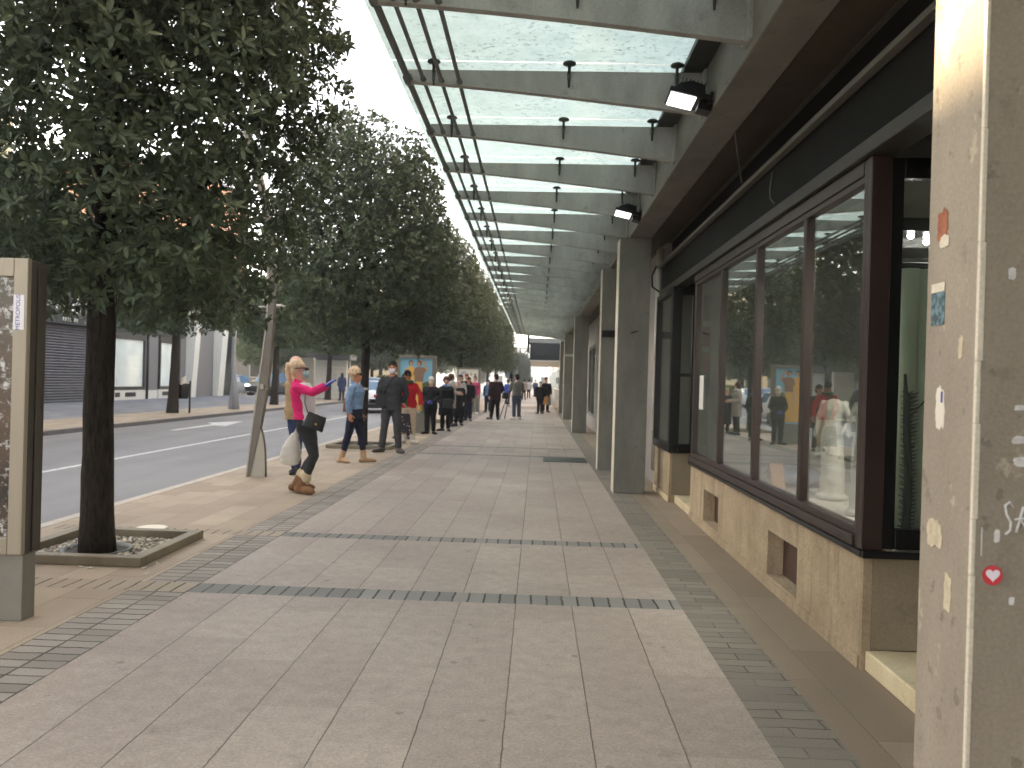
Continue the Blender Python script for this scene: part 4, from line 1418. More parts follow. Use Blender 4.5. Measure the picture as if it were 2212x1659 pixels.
        if st == 'long':
            m.tube([(0, -0.06, 1.62), (0, -0.085, 1.5), (0, -0.10, 1.36)], [0.088, 0.085, 0.05], 12, dome=True)
        if st == 'veil':
            m.ell((0, -0.01, 1.62), (0.095, 0.105, 0.112), 14, 10)
            m.tube([(0, -0.03, 1.6), (0, -0.03, 1.48), (0, -0.03, 1.40)], [0.09, 0.09, 0.12], 14)
        if st == 'bald':
            m.tube([(0.083, 0.0, 1.585), (0.07, -0.065, 1.58), (0.0, -0.10, 1.575), (-0.07, -0.065, 1.58), (-0.083, 0.0, 1.585)], 0.016, 8, dome=True)
        if st == 'cap':
            m.ell((0, -0.01, 1.665), (0.095, 0.11, 0.075), 14, 9)
            m.tube([(0, 0.06, 1.655), (0, 0.16, 1.645)], [0.07, 0.045], 10, flat=((0, 0, 1), 0.18), dome=True)
        m.map(headmap)
        part(m, 'hair' if st not in ('cap', 'veil') else ('hat' if st == 'cap' else 'headscarf'), mat, 0.006 if st != 'bald' else 0.001, 1)
    if mask:
        m = MB()
        m.ell((0, 0.072, 1.545), (0.062, 0.048, 0.056), 14, 9)
        for sd in (-1, 1):
            m.tube([(sd * 0.055, 0.075, 1.575), (sd * 0.078, 0.0, 1.6)], 0.003, 5)
            m.tube([(sd * 0.055, 0.07, 1.525), (sd * 0.078, -0.005, 1.575)], 0.003, 5)
        m.map(headmap)
        part(m, 'face_mask', mask, fused=False)
    if shades:
        m = MB()
        for sd in (-1, 1):
            m.ell((sd * 0.035, 0.106, 1.612), (0.034, 0.014, 0.025), 12, 8)
            m.tube([(sd * 0.062, 0.104, 1.620), (sd * 0.088, 0.05, 1.62), (sd * 0.092, -0.03, 1.61)], [0.010, 0.009, 0.005], 6)
        m.tube([(-0.02, 0.105, 1.618), (0.02, 0.105, 1.618)], 0.004, 6)
        m.map(headmap)
        part(m, 'sunglasses', CL['lens'], fused=False)
    elif face:
        for sd in (-1, 1):
            m = MB(); m.ell((sd * 0.031, 0.0885, 1.604), (0.013, 0.008, 0.0075), 8, 6); m.map(headmap)
            part(m, 'eye', CL['eye'], fused=False)
            m = MB(); m.tube([(sd * 0.015, 0.097, 1.627), (sd * 0.034, 0.097, 1.633), (sd * 0.052, 0.084, 1.626)], [0.004, 0.005, 0.003], 6); m.map(headmap)
            part(m, 'eyebrow', hair[1] if hair and hair[0] not in ('cap', 'veil', 'bald') else CL['dark_hair'], fused=False)
    if face and not mask:
        m = MB(); m.ell((0, 0.102, 1.534), (0.023, 0.006, 0.007), 10, 6); m.map(headmap)
        part(m, 'mouth', CL['lip'], fused=False)
    return body


CL = dict(
    lens=plain('dark_lens', lin(16, 16, 18), 0.12), eye=plain('dark_eye', lin(40, 30, 26), 0.25), lip=plain('lips', lin(160, 84, 78), 0.5),
    dark_hair=cloth('dark_hair', lin(30, 24, 22), 0.55, 0.3, 0.6, 90, 30), blond=plain('strawberry_blond_hair', lin(208, 182, 152), 0.55, 0, 0.28, 40, 0.7, 80, (1, 1, 0.2), spec=0.3),
    curlyblond=cloth('curly_blond_hair', lin(200, 174, 146), 0.6, 0.32, 0.7, 90, 30), white_hair=cloth('white_hair', lin(206, 204, 200), 0.6, 0.1, 0.5, 90, 30),
    brown_hair=cloth('brown_hair', lin(74, 50, 40), 0.6, 0.2, 0.6, 90, 30), red_hair=cloth('auburn_hair', lin(140, 70, 46), 0.6, 0.2, 0.6, 90, 30),
    pinkknit=cloth('pink_knit', lin(214, 44, 112), 0.9), whitecot=cloth('white_cotton', lin(214, 208, 214), 0.85, 0.05), blackjean=cloth('washed_black_denim', lin(52, 54, 56), 0.85, 0.25),
    fur=cloth('cream_fur', lin(206, 188, 158), 0.95, 0.15, 1.0, 60), suede=cloth('tan_suede', lin(128, 94, 68), 0.95, 0.15), latex=plain('blue_latex', lin(52, 56, 150), 0.45, var=0.08),
    maskblue=cloth('pale_blue_mask', lin(160, 196, 208), 0.8, 0.05), maskwhite=cloth('white_mask', lin(222, 216, 226), 0.8, 0.04), maskcream=cloth('cream_mask', lin(218, 206, 184), 0.8, 0.05),
    beigejkt=cloth('beige_wool', lin(176, 148, 112), 0.9), bluejean=cloth('blue_denim', lin(50, 60, 94), 0.85, 0.2), blackshoe=plain('black_leather', lin(26, 26, 28), 0.35, var=0.1),
    denimjkt=cloth('light_denim', lin(112, 138, 170), 0.85, 0.22, 0.3, 140, 14), navyjean=cloth('navy_denim', lin(34, 38, 56), 0.85, 0.2), tanboot=cloth('tan_nubuck', lin(176, 146, 116), 0.9, 0.12),
    charcoal=cloth('charcoal_quilt', lin(56, 57, 62), 0.75, 0.2), greyjean=cloth('dark_grey_denim', lin(66, 66, 70), 0.85, 0.2), navyknit=cloth('navy_knit', lin(30, 33, 46), 0.9),
    greyshoe=plain('grey_leather', lin(74, 70, 68), 0.5), redknit=cloth('red_knit', lin(190, 40, 52), 0.9), beigetr=cloth('beige_linen', lin(204, 186, 164), 0.85, 0.08),
    whiteshoe=plain('white_leather', lin(218, 212, 206), 0.5, var=0.05), greenscarf=cloth('green_scarf', lin(70, 92, 66), 0.9, 0.3), olivescarf=cloth('olive_shawl', lin(104, 92, 78), 0.9, 0.2), black=cloth('black_wool', lin(28, 28, 31), 0.9, 0.2),
    blackcot=cloth('black_cotton', lin(36, 36, 40), 0.88, 0.2), bluescarf=cloth('blue_scarf', lin(96, 130, 170), 0.9, 0.2), greycoat=cloth('greige_coat', lin(158, 148, 138), 0.9, 0.1), palejkt=cloth('pale_grey_jacket', lin(190, 186, 190), 0.85, 0.08),
    magenta=cloth('berry_jacket', lin(164, 62, 100), 0.85), greytr=cloth('grey_trousers', lin(126, 122, 120), 0.85), navyjkt=cloth('navy_jacket', lin(40, 48, 82), 0.85), maroon=cloth('dark_maroon_coat', lin(52, 34, 40), 0.9),
    royal=cloth('royal_blue_top', lin(56, 84, 172), 0.85), greyknit=cloth('grey_sweater', lin(110, 107, 102), 0.9), bluegrey=cloth('blue_grey_jeans', lin(70, 80, 96), 0.85),
)
HP = math.pi
Q = 'people queueing along the kerb'
# 1: woman in pink, walking right, arm out
person('woman in bright pink cardigan stretching out a blue gloved hand', -2.93, 10.5, -HP / 2, 1.69, True, 1.0, 0.0, 0.04, (0.0, -0.075),
       arms={'R': [(0.265, 0.20, 1.315), (0.315, 0.40, 1.40)], 'L': [(-0.24, -0.08, 1.12), (-0.22, -0.12, 0.90)]},
       legs={'R': [(0.085, 0.135, 0.50), (0.085, -0.02, 0.10)], 'L': [(-0.085, 0.09, 0.49), (-0.09, -0.13, 0.10)]},
       handdir={'R': ((0.10, 0.75, 0.52), (-0.2, 0.6, -0.75), 0.10), 'L': ((0, -0.15, -1), (1, 0, 0), 0.9)}, skin='pink',
       shirt=(CL['whitecot'], 0.016, 0.94, 0.026), top=(CL['pinkknit'], 0.955, 0.020, -0.028, 'collar', 'cardigan'), bottom=('trousers', CL['blackjean'], 0.013, 0.9, 0.004),
       shoes=('furboot', CL['suede'], CL['fur']), hair=('pony', CL['blond']), mask=CL['maskblue'], shades=True, gloves=CL['latex'], voxel=0.0075)
# 2: man behind her
person('bald man in beige jacket standing behind the woman in pink', -3.645, 12.45, -HP * 0.36, 1.79, False, 1.06, 0.1, 0.05, legs={'R': [(0.10, 0.02, 0.49), (0.12, 0.0, 0.085)], 'L': [(-0.12, 0.02, 0.49), (-0.2, 0.08, 0.085)]},
       skin='pink', top=(CL['beigejkt'], 0.80, 0.032, 0, 'collar'), bottom=('trousers', CL['bluejean'], 0.02), shoes=('shoe', CL['blackshoe']), hair=('bald', CL['white_hair']))
# 3: denim jacket
person('woman with blond curls in a light blue denim jacket and sunglasses', -3.17, 14.42, -HP / 2 - 0.12, 1.64, True, 1.08, -0.05, 0.12, (0, 0.01),
       legs={'R': [(0.09, -0.09, 0.49), (0.09, -0.20, 0.085)], 'L': [(-0.09, 0.10, 0.49), (-0.09, 0.17, 0.085)]}, arms={'R': [(0.225, -0.06, 1.12), (0.23, -0.02, 0.90)]},
       skin='tan', top=(CL['denimjkt'], 0.985, 0.028, 0.0, 'collar'), bottom=('trousers', CL['navyjean'], 0.015, 0.66, 0.004), shoes=('boot', CL['tanboot']), hair=('curly', CL['curlyblond']), shades=True)
# 4: man with mask
person('tall man in charcoal jacket and white mask with a black shoulder bag', -2.90, 16.55, HP, 1.83, False, 1.04, 0.0, 0.0, legs={'R': [(0.125, 0.02, 0.49), (0.17, 0.0, 0.085)], 'L': [(-0.115, 0.02, 0.49), (-0.15, -0.02, 0.085)]},
       arms={'R': [(0.26, -0.06, 1.12), (0.20, -0.06, 0.92)], 'L': [(-0.26, -0.07, 1.12), (-0.18, -0.1, 0.95)]}, skin='tan',
       top=(CL['charcoal'], 0.90, 0.026, 0.0, 'collar'), bottom=('trousers', CL['greyjean'], 0.018), shoes=('shoe', CL['greyshoe']), hair=('short', CL['dark_hair']), mask=CL['maskwhite'], group=Q)
person('person in black partly hidden behind the tall man in the charcoal jacket', -3.26, 20.4, HP * 0.9, 1.62, False, 1.0, skin='tan', top=(CL['black'], 0.6, 0.03), bottom=('trousers', CL['black'], 0.02), shoes=('shoe', CL['blackshoe']), hair=('short', CL['dark_hair']), voxel=0.011, group=Q)
# 5: red cardigan
person('woman in a red cardigan with a green scarf and dark hair', -2.93, 19.0, HP, 1.68, True, 1.04, 0.25, 0.0, (0.03, 0.02), arms={'R': [(0.24, 0.02, 1.12), (0.10, 0.16, 0.94)], 'L': [(-0.28, 0.02, 1.14), (-0.30, 0.12, 0.92)]},
       skin='tan', top=(CL['redknit'], 0.84, 0.03, 0, 'collar', 'cardigan'), bottom=('trousers', CL['beigetr'], 0.028, 0.66, 0.0), shoes=('boot', CL['whiteshoe']), hair=('short', CL['dark_hair']), shades=True, scarf=(CL['greenscarf'], True), group=Q)
# 6: white hair
person('short white haired person in black with pale mask and blue gloves', -2.87, 22.45, HP, 1.55, True, 1.1, 0.05, 0.1, arms={'R': [(0.25, 0.0, 1.12), (0.07, 0.20, 0.94)], 'L': [(-0.25, 0.0, 1.12), (-0.06, 0.22, 0.95)]},
       handdir={'R': ((-1, 0.15, 0.05), (0, -1, 0), 0.3), 'L': ((1, 0.1, -0.05), (0, -1, 0), 0.3)}, top=(CL['blackcot'], 0.78, 0.03), bottom=('trousers', CL['black'], 0.024), shoes=('shoe', CL['blackshoe']), hair=('short', CL['white_hair']), mask=CL['maskcream'], gloves=CL['latex'], group=Q)
# 7
person('person in black with brown curls and a pale blue scarf, behind the white haired one', -2.62, 23.9, HP * 0.93, 1.56, True, 1.12, 0.3, 0.1, top=(CL['black'], 0.5, 0.04), bottom=('trousers', CL['black'], 0.02), shoes=('shoe', CL['blackshoe']), hair=('curly', CL['brown_hair']), scarf=(CL['bluescarf'], False), voxel=0.010, group=Q)
# 8
person('woman in a greige coat with a brown headscarf, seen from the side', -2.72, 26.4, -HP * 0.55, 1.68, True, 1.08, 0.0, 0.1, arms={'R': [(0.22, 0.0, 1.12), (0.16, 0.24, 1.10)], 'L': [(-0.22, 0.02, 1.12), (-0.14, 0.25, 1.08)]}, top=(CL['greycoat'], 0.60, 0.035), bottom=('trousers', CL['black'], 0.02), shoes=('shoe', CL['blackshoe']), hair=('veil', CL['brown_hair']), scarf=(CL['palejkt'], False), voxel=0.010, group=Q)
# 9
person('elderly person in a long black coat with thin pale hair', -2.55, 27.2, HP * 0.95, 1.47, True, 1.12, -0.2, 0.12, (0, 0.06), skin='pink', top=(CL['black'], 0.35, 0.045), bottom=('trousers', CL['black'], 0.02), shoes=('shoe', CL['blackshoe']), hair=('bald', CL['white_hair']), voxel=0.010, group=Q)
# 10
person('brown haired person in a pale grey jacket within the queue', -2.72, 29.4, HP * 0.8, 1.68, True, 1.05, 0.2, 0.0, top=(CL['palejkt'], 0.82, 0.035), bottom=('trousers', CL['black'], 0.02), shoes=('shoe', CL['blackshoe']), hair=('short', CL['brown_hair']), scarf=(CL['bluejean'], False), voxel=0.011, group=Q)
# 11
person('dark haired person in a black suit near the back of the queue', -2.50, 30.3, HP * 0.9, 1.60, False, 1.02, 0.3, 0.15, skin='tan', top=(CL['black'], 0.78, 0.03), bottom=('trousers', CL['navyjean'], 0.024), shoes=('shoe', CL['blackshoe']), hair=('short', CL['dark_hair']), voxel=0.011, group=Q)
person('auburn haired person at the back of the queue before the white poster', -2.78, 32.6, HP * 0.9, 1.74, True, 1.0, 0.0, 0.0, skin='pink', top=(CL['blackcot'], 0.8, 0.03), bottom=('trousers', CL['black'], 0.02), shoes=('shoe', CL['blackshoe']), hair=('short', CL['red_hair']), voxel=0.012, group=Q)
# 12
person('woman in a berry pink jacket, grey trousers and white shoes', -2.74, 36.6, HP * 0.9, 1.68, True, 1.0, 0.1, 0.0, arms={'R': [(0.24, 0.0, 1.14), (0.12, 0.2, 1.02)]}, top=(CL['magenta'], 0.84, 0.03), bottom=('trousers', CL['greytr'], 0.014), shoes=('shoe', CL['whiteshoe']), hair=('short', CL['brown_hair']), voxel=0.012, group=Q)
# 13
person('person in a navy jacket and white mask beyond the queue', -2.30, 39.3, HP, 1.52, True, 1.1, -0.3, 0.0, top=(CL['navyjkt'], 0.74, 0.035), shirt=(CL['bluescarf'], 0.02, 0.9, 0.035), bottom=('trousers', CL['navyjean'], 0.03), shoes=('shoe', CL['blackshoe']), hair=('short', CL['dark_hair']), mask=CL['maskwhite'], voxel=0.012)
# 14
person('man in a dark maroon coat seen from behind', -1.58, 31.9, 0.35, 1.76, False, 1.1, 0.3, 0.0, arms={'R': [(0.28, 0.0, 1.13), (0.24, 0.2, 1.02)]}, legs={'L': [(-0.10, 0.03, 0.49), (-0.13, 0.1, 0.085)]}, top=(CL['maroon'], 0.74, 0.04), bottom=('trousers', CL['black'], 0.024), shoes=('shoe', CL['blackshoe']), hair=('short', CL['dark_hair']), voxel=0.011, face=False)
# 15
person('woman in a royal blue top walking away far down the pavement', -1.75, 50.0, 0.1, 1.58, True, 1.02, 0.0, 0.0, legs={'R': [(0.085, 0.08, 0.49), (0.085, -0.05, 0.085)], 'L': [(-0.085, -0.02, 0.49), (-0.085, -0.2, 0.085)]}, top=(CL['royal'], 0.84, 0.025), bottom=('trousers', CL['navyjean'], 0.014), shoes=('shoe', CL['whiteshoe']), hair=('pony', CL['brown_hair']), voxel=0.014, face=False)
# 16
person('cameraman in a grey sweater and dark cap with his back turned', -0.78, 32.75, 0.28, 1.78, False, 1.06, 0.1, 0.0, (0, 0.03), arms={'R': [(0.26, 0.04, 1.15), (0.16, 0.26, 1.32)], 'L': [(-0.26, 0.06, 1.14), (-0.14, 0.28, 1.18)]}, top=(CL['greyknit'], 0.90, 0.03), bottom=('trousers', CL['bluegrey'], 0.022), shoes=('shoe', CL['whiteshoe']), hair=('cap', CL['dark_hair']), voxel=0.011, face=False)
# 17, 18
person('man in black with a pale mask walking towards the camera by the pillars', 0.17, 39.1, HP, 1.52, False, 1.12, 0.0, 0.15, legs={'R': [(0.085, 0.06, 0.49), (0.09, 0.05, 0.085)], 'L': [(-0.085, 0.0, 0.49), (-0.085, -0.06, 0.085)]}, top=(CL['black'], 0.72, 0.04), bottom=('trousers', CL['black'], 0.024), shoes=('shoe', CL['blackshoe']), hair=('short', CL['brown_hair']), mask=CL['maskcream'], voxel=0.012)
person('taller dark haired man in black following close behind the masked man', 0.45, 41.2, HP, 1.74, False, 1.05, 0.0, 0.0, skin='tan', top=(CL['black'], 0.78, 0.035), bottom=('trousers', CL['black'], 0.024), shoes=('shoe', CL['blackshoe']), hair=('short', CL['dark_hair']), voxel=0.012)
# 19: across the road
person('person in a blue coat walking on the far pavement across the road', -11.95, 50.5, 0.2, 1.72, True, 1.05, 0, 0, legs={'R': [(0.085, 0.1, 0.49), (0.085, 0.02, 0.085)], 'L': [(-0.085, -0.04, 0.49), (-0.085, -0.24, 0.1)]}, top=(CL['bluejean'], 0.62, 0.035), bottom=('trousers', CL['navyjean'], 0.014), shoes=('shoe', CL['blackshoe']), hair=('long', CL['dark_hair']), scarf=(CL['bluescarf'], False), voxel=0.014, face=False)
for xx, yy, hd_, mt, lab in ((-0.72, 74.0, 0.0, 'palejkt', 'tiny pale grey figure walking far away down the pavement'), (-0.15, 82.0, HP, 'navyjkt', 'tiny navy figure farthest away down the pavement'), (-1.05, 68.0, 0.2, 'greycoat', 'tiny greige figure far away left of the pale grey one')):
    person(lab, xx, yy, hd_, 1.7, False, 1.0, top=(CL[mt], 0.8, 0.03), bottom=('trousers', CL['navyjean'], 0.02), shoes=('shoe', CL['blackshoe']), hair=('short', CL['dark_hair']), voxel=0.018, face=False, group='distant walkers on the pavement')
# ------------------------------------------------------------------ carried things
def bag_mesh(w, d, h, mat, name, label, loc, rotz=0.0, flap=None, strap=None, cat='bag', puff=0.25, taper=0.15):
    m = MB()
    n = 6
    rings = []
    for k in range(n + 1):
        t = k / n
        q = 1 - taper * t
        pf = 1 + puff * math.sin(math.pi * min(1, t * 1.05)) * 0.5
        rings.append((0, 0, t * h, w / 2 * q, d / 2 * pf * (1 - 0.35 * t)))
    m.loft(rings, 20)
    b = blobmesh(m, name, mat, None, min(w, h) / 22, 1, 0.006, 9.0, loc, seed=loc[1])
    b.rotation_euler = (0, 0, rotz)
    tag(b, label, cat)
    return b


BL = CL['blackshoe']
# black handbag of the woman in pink, hanging at her front hip
hb = bag_mesh(0.27, 0.11, 0.19, BL, 'handbag', 'black handbag hanging at the front hip of the woman in pink', (-2.80, 10.30, 0.835), 0.35, taper=0.12)
hb.rotation_euler = (0.0, 0.35, 0.3)
m = MB().tube([(-0.115, 0, 0.16), (-0.20, 0.02, 0.27), (-0.23, 0.04, 0.36)], 0.006, 6)
m.build('strap', BL, hb)
m = MB(); m.lathe([(0.014, -0.004), (0.018, 0.0), (0.014, 0.004)], (0.02, -0.062, 0.07), 10, axis=1)
m.build('clasp', plain('brass', lin(170, 140, 80), 0.3, 0.8), hb)
# white plastic carrier bag
def plastic():
    t = NT('white_plastic_film')
    v = t.coord('Object')
    n1 = t.noise(v, 16.0, 5, 0.6, 1.2)
    p = t.n('BsdfPrincipled')
    t.put(p, 'Base Color', t.mix(t.ramp(n1, 0.3, 0.7), lin(226, 222, 216), lin(244, 240, 234))); t.put(p, 'Roughness', 0.4); t.put(p, 'Normal', t.bump(n1, 0.9, 0.02))
    tl = t.n('BsdfTranslucent', {'Color': lin(220, 216, 208)})
    ms = t.n('MixShader', {0: 0.35, 1: p, 2: tl})
    return t.surf(ms)


MAT['plastic'] = plastic()
m = MB()
m.loft([(0.0, 0, 0.0, 0.05, 0.04), (0.0, 0, 0.02, 0.115, 0.08), (0.0, 0, 0.12, 0.135, 0.095), (0.01, 0, 0.24, 0.115, 0.085), (0.03, 0, 0.34, 0.075, 0.06), (0.05, 0, 0.42, 0.04, 0.03)], 22)
for a in (-1, 1):
    m.tube([(0.05, a * 0.012, 0.40), (0.075, a * 0.02, 0.47), (0.095, a * 0.01, 0.515)], [0.026, 0.014, 0.012], 8, dome=True)
pb = blobmesh(m, 'carrier_bag', MAT['plastic'], None, 0.008, 1, 0.007, 9.0, (-3.17, 10.66, 0.33)); tag(pb, 'white plastic carrier bag held behind the woman in pink', 'bag')
bag_mesh(0.19, 0.11, 0.24, plain('brown_leather', lin(120, 78, 58), 0.45, var=0.15), 'handbag', 'brown leather bag behind the denim jacket woman', (-3.315, 14.52, 0.88), 0.3)
sb_ = bag_mesh(0.24, 0.09, 0.25, plain('black_canvas', lin(40, 40, 42), 0.8), 'shoulder_bag', 'black shoulder bag at the hip of the tall masked man', (-3.09, 16.42, 0.90), 0.1, taper=0.02)
m = MB().tube([(0.02, 0.0, 0.22), (0.10, -0.04, 0.42), (0.21, -0.02, 0.60), (0.29, 0.1, 0.66)], 0.013, 6, flat=((0, 1, 0), 0.4))
m.build('strap', BL, sb_)


def floral():
    t = NT('floral_print_cloth')
    v = t.coord('Object')
    vo = t.n('TexVoronoi', {'Vector': v, 'Scale': 17.0})
    d = t.ramp((vo, 'Distance'), 0.28, 0.36, (1, 1, 1, 1), (0, 0, 0, 1))
    hs = t.n('ValToRGB', {'Fac': t.n('SeparateColor', {0: (vo, 'Color')})})
    e = hs.color_ramp.elements
    e[0].color = lin(190, 90, 84) + (1,); e[1].color = lin(190, 176, 170) + (1,)
    k = e.new(0.5); k.color = lin(104, 116, 130) + (1,)
    return t.done(t.mix(d, lin(44, 44, 52), hs), 0.85)


bag_mesh(0.34, 0.10, 0.46, floral(), 'tote_bag', 'dark floral print tote bag hanging before the woman in red', (-2.97, 18.72, 0.24), 0.0, taper=0.35)
bag_mesh(0.30, 0.14, 0.26, BL, 'handbag', 'black handbag held by the person with the blue scarf', (-2.52, 23.6, 0.68), 0.2)
bag_mesh(0.28, 0.14, 0.24, BL, 'shoulder_bag', 'black bag on the hip of the man in maroon', (-1.20, 31.8, 0.82), 0.2)
bag_mesh(0.24, 0.1, 0.42, plain('orange_paper', lin(220, 150, 80), 0.7), 'carrier_bag', 'orange carrier bag held by the man following behind', (0.43, 40.5, 0.42), 0.2)
bag_mesh(0.24, 0.1, 0.42, plain('grey_green_paper', lin(130, 134, 120), 0.7), 'carrier_bag', 'grey green carrier bag beside the orange one', (0.60, 40.7, 0.36), 0.2)

# video camera on a tripod
VC = thing('video_camera', 'black video camera on a tripod before the man in the grey sweater', 'camera', (-1.02, 33.2, 0.0))
m = MB(); m.box(-1.10, -0.96, 33.0, 33.36, 1.60, 1.80); m.tube([(-1.03, 33.36, 1.70), (-1.03, 33.55, 1.70)], [0.07, 0.085], 12); m.box(-1.05, -1.01, 33.05, 33.3, 1.80, 1.88)
P(m, 'body', BL, VC, 0.012)
P(MB().box(-1.22, -1.12, 33.1, 33.14, 1.72, 1.86), 'viewfinder_screen', plain('screen', lin(120, 150, 170), 0.2), VC)
P(MB().tube([(-1.02, 33.2, 1.42), (-1.02, 33.2, 1.6)], 0.035, 8), 'head', BL, VC)
for a in (1.0, 3.6, 5.2):
    P(MB().tube([(-1.02, 33.2, 1.42), (-1.02 + 0.5 * math.sin(a), 33.2 + 0.5 * math.cos(a), 0.01)], [0.024, 0.018], 8), 'leg', BL, VC)

# ------------------------------------------------------------------ advert panels
MAT['panel_metal'] = plain('brushed_panel_metal', lin(156, 146, 130), 0.38, 0.35, var=0.08, scale=2, stretch=(6, 6, 0.4), rvar=0.1)
MAT['panel_dark'] = plain('dark_panel_side', lin(72, 66, 58), 0.45, 0.3, var=0.1)
MAT['panel_grey'] = plain('grey_panel_metal', lin(128, 124, 116), 0.45, 0.3, var=0.08)


def reflecting_poster():  # poster tones with tree and sky reflections painted in as pale specks
    t = NT('dark_speckled_poster')
    tc = t.n('TexCoord')
    n1 = t.ramp(t.noise((tc, 'Object'), 16.0, 7, 0.7), 0.52, 0.62)
    n2 = t.ramp(t.noise((tc, 'Object'), 2.2, 4, 0.6), 0.35, 0.7)
    c = t.mix(n2, lin(48, 46, 42), lin(104, 84, 68))
    c = t.mix(n1, c, lin(196, 196, 194))
    return t.done(c, 0.2, 0)


CLp = thing('poster_panel', 'metal framed poster panel on the pavement cut by the left edge of the photo', 'advertising panel', (-3.6, 4.85, 0.0))
x1 = -2.992; x0 = -4.28
m = MB()
m.box(x1 - 0.085, x1, 4.76, 4.80, 0.40, 2.14); m.box(x0, x0 + 0.1, 4.76, 4.80, 0.40, 2.14)
m.box(x0 + 0.1, x1 - 0.085, 4.76, 4.80, 2.03, 2.14); m.box(x0 + 0.1, x1 - 0.085, 4.76, 4.80, 0.40, 0.5)
P(m, 'frame', MAT['panel_metal'], CLp, 0.006)
m = MB(); m.box(x0 + 0.005, x1 - 0.004, 4.802, 4.86, 0.40, 2.135); m.box(x0 + 0.02, x1 - 0.02, 4.863, 4.875, 0.42, 2.12); m.box(x0 + 0.005, x1 - 0.004, 4.878, 4.96, 0.40, 2.13)
P(m, 'case', MAT['panel_dark'], CLp, 0.004)
m = MB(); m.box(x0 + 0.01, x1 - 0.012, 4.80, 4.93, 0.0, 0.397)
P(m, 'pedestal', MAT['panel_grey'], CLp, 0.006)
P(MB().box(x0 + 0.1, x1 - 0.085, 4.785, 4.79, 0.5, 2.03), 'poster', reflecting_poster(), CLp)
m = MB()
for zz in (0.86, 1.38, 1.72): m.box(x0 + 0.1, x1 - 0.085, 4.781, 4.7845, zz, zz + 0.006)
P(m, 'seam', MAT['panel_grey'], CLp)
st = MB().box(-3.072, -3.008, 4.757, 4.7595, 1.72, 1.925).build('sticker', plain('white_sticker', lin(226, 222, 226), 0.5, var=0.03))
tag(st, 'white sticker with purple lettering on the frame of the near poster panel', 'sticker')
text_mesh('METROPOLIS', 0.036, plain('purple_ink', lin(92, 84, 150), 0.5), st, (-3.043, 4.7565, 1.822), (R_(90), R_(-90), 0), 0.0004)

# fashion poster panel
FP = thing('poster_panel', 'poster panel showing two women in yellow on a blue background', 'advertising panel', (-3.3, 22.9, 0.0))
m = MB(); m.box(-3.88, -3.80, 22.8, 23.0, 0.45, 2.14); m.box(-2.90, -2.80, 22.8, 23.0, 0.45, 2.14); m.box(-3.80, -2.90, 22.8, 23.0, 2.06, 2.14); m.box(-3.80, -2.90, 22.8, 23.0, 0.45, 0.55)
P(m, 'frame', MAT['panel_grey'], FP, 0.008)
P(MB().box(-3.7, -2.92, 22.84, 22.96, 0.0, 0.447), 'pedestal', MAT['panel_grey'], FP, 0.008)
pos = P(MB().box(-3.80, -2.90, 22.86, 22.94, 0.55, 2.06), 'poster', plain('poster_sky_blue', lin(132, 190, 216), 0.4, var=0.08, scale=1.2), FP)


def flat_shape(polys, y, mat, name='poster_figure'):
    m = MB()
    for poly in polys: m.prism(poly, 1, y, y + 0.003)
    return P(m, name, mat, FP, parent=pos)


def circ(cx, cz, rx, rz, n=14): return [(cx + rx * math.cos(2 * math.pi * k / n), cz + rz * math.sin(2 * math.pi * k / n)) for k in range(n)]


YEL = plain('poster_yellow', lin(228, 176, 84), 0.4, var=0.06); SKp = plain('poster_skin', lin(206, 150, 122), 0.4); DK = plain('poster_dark', lin(58, 50, 46), 0.4); GRN = plain('poster_green', lin(96, 104, 70), 0.4)
flat_shape([[(-3.2, 0.55), (-2.90, 0.55), (-2.90, 1.46), (-3.05, 1.42), (-3.2, 1.36)]], 22.856, GRN)
flat_shape([circ(-3.50, 1.93, 0.062, 0.075)], 22.852, DK); flat_shape([circ(-3.27, 1.92, 0.066, 0.08)], 22.852, DK)
flat_shape([circ(-3.495, 1.915, 0.044, 0.058)], 22.848, SKp); flat_shape([circ(-3.28, 1.90, 0.046, 0.06)], 22.848, SKp)
flat_shape([[(-3.62, 1.30), (-3.42, 1.30), (-3.38, 1.62), (-3.40, 1.79), (-3.46, 1.84), (-3.53, 1.84), (-3.62, 1.77), (-3.74, 1.60), (-3.70, 1.55), (-3.60, 1.63)]], 22.852, YEL)
flat_shape([[(-3.63, 0.6), (-3.40, 0.6), (-3.41, 1.30), (-3.61, 1.30)], [(-3.40, 0.6), (-3.16, 0.6), (-3.17, 1.42), (-3.37, 1.42)]], 22.849, YEL)


def stripes():
    t = NT('poster_stripes')
    v = t.coord('Object', (1, 1, 1))
    w = t.n('TexWave', {'Vector': v, 'Scale': 9.0, 'Distortion': 3.0, 'Detail': 2.0}, wave_type='BANDS', bands_direction='DIAGONAL')
    return t.done(t.mix(t.ramp(w, 0.4, 0.55), lin(74, 60, 50), lin(190, 150, 120)), 0.4)


flat_shape([[(-3.38, 1.42), (-3.16, 1.42), (-3.13, 1.66), (-3.04, 1.74), (-3.07, 1.79), (-3.20, 1.82), (-3.32, 1.82), (-3.40, 1.76), (-3.44, 1.6), (-3.39, 1.6)]], 22.846, stripes())
flat_shape([[(-3.08, 1.72), (-3.03, 1.73), (-3.10, 1.96), (-3.22, 2.01), (-3.24, 1.97), (-3.14, 1.92)]], 22.844, SKp)
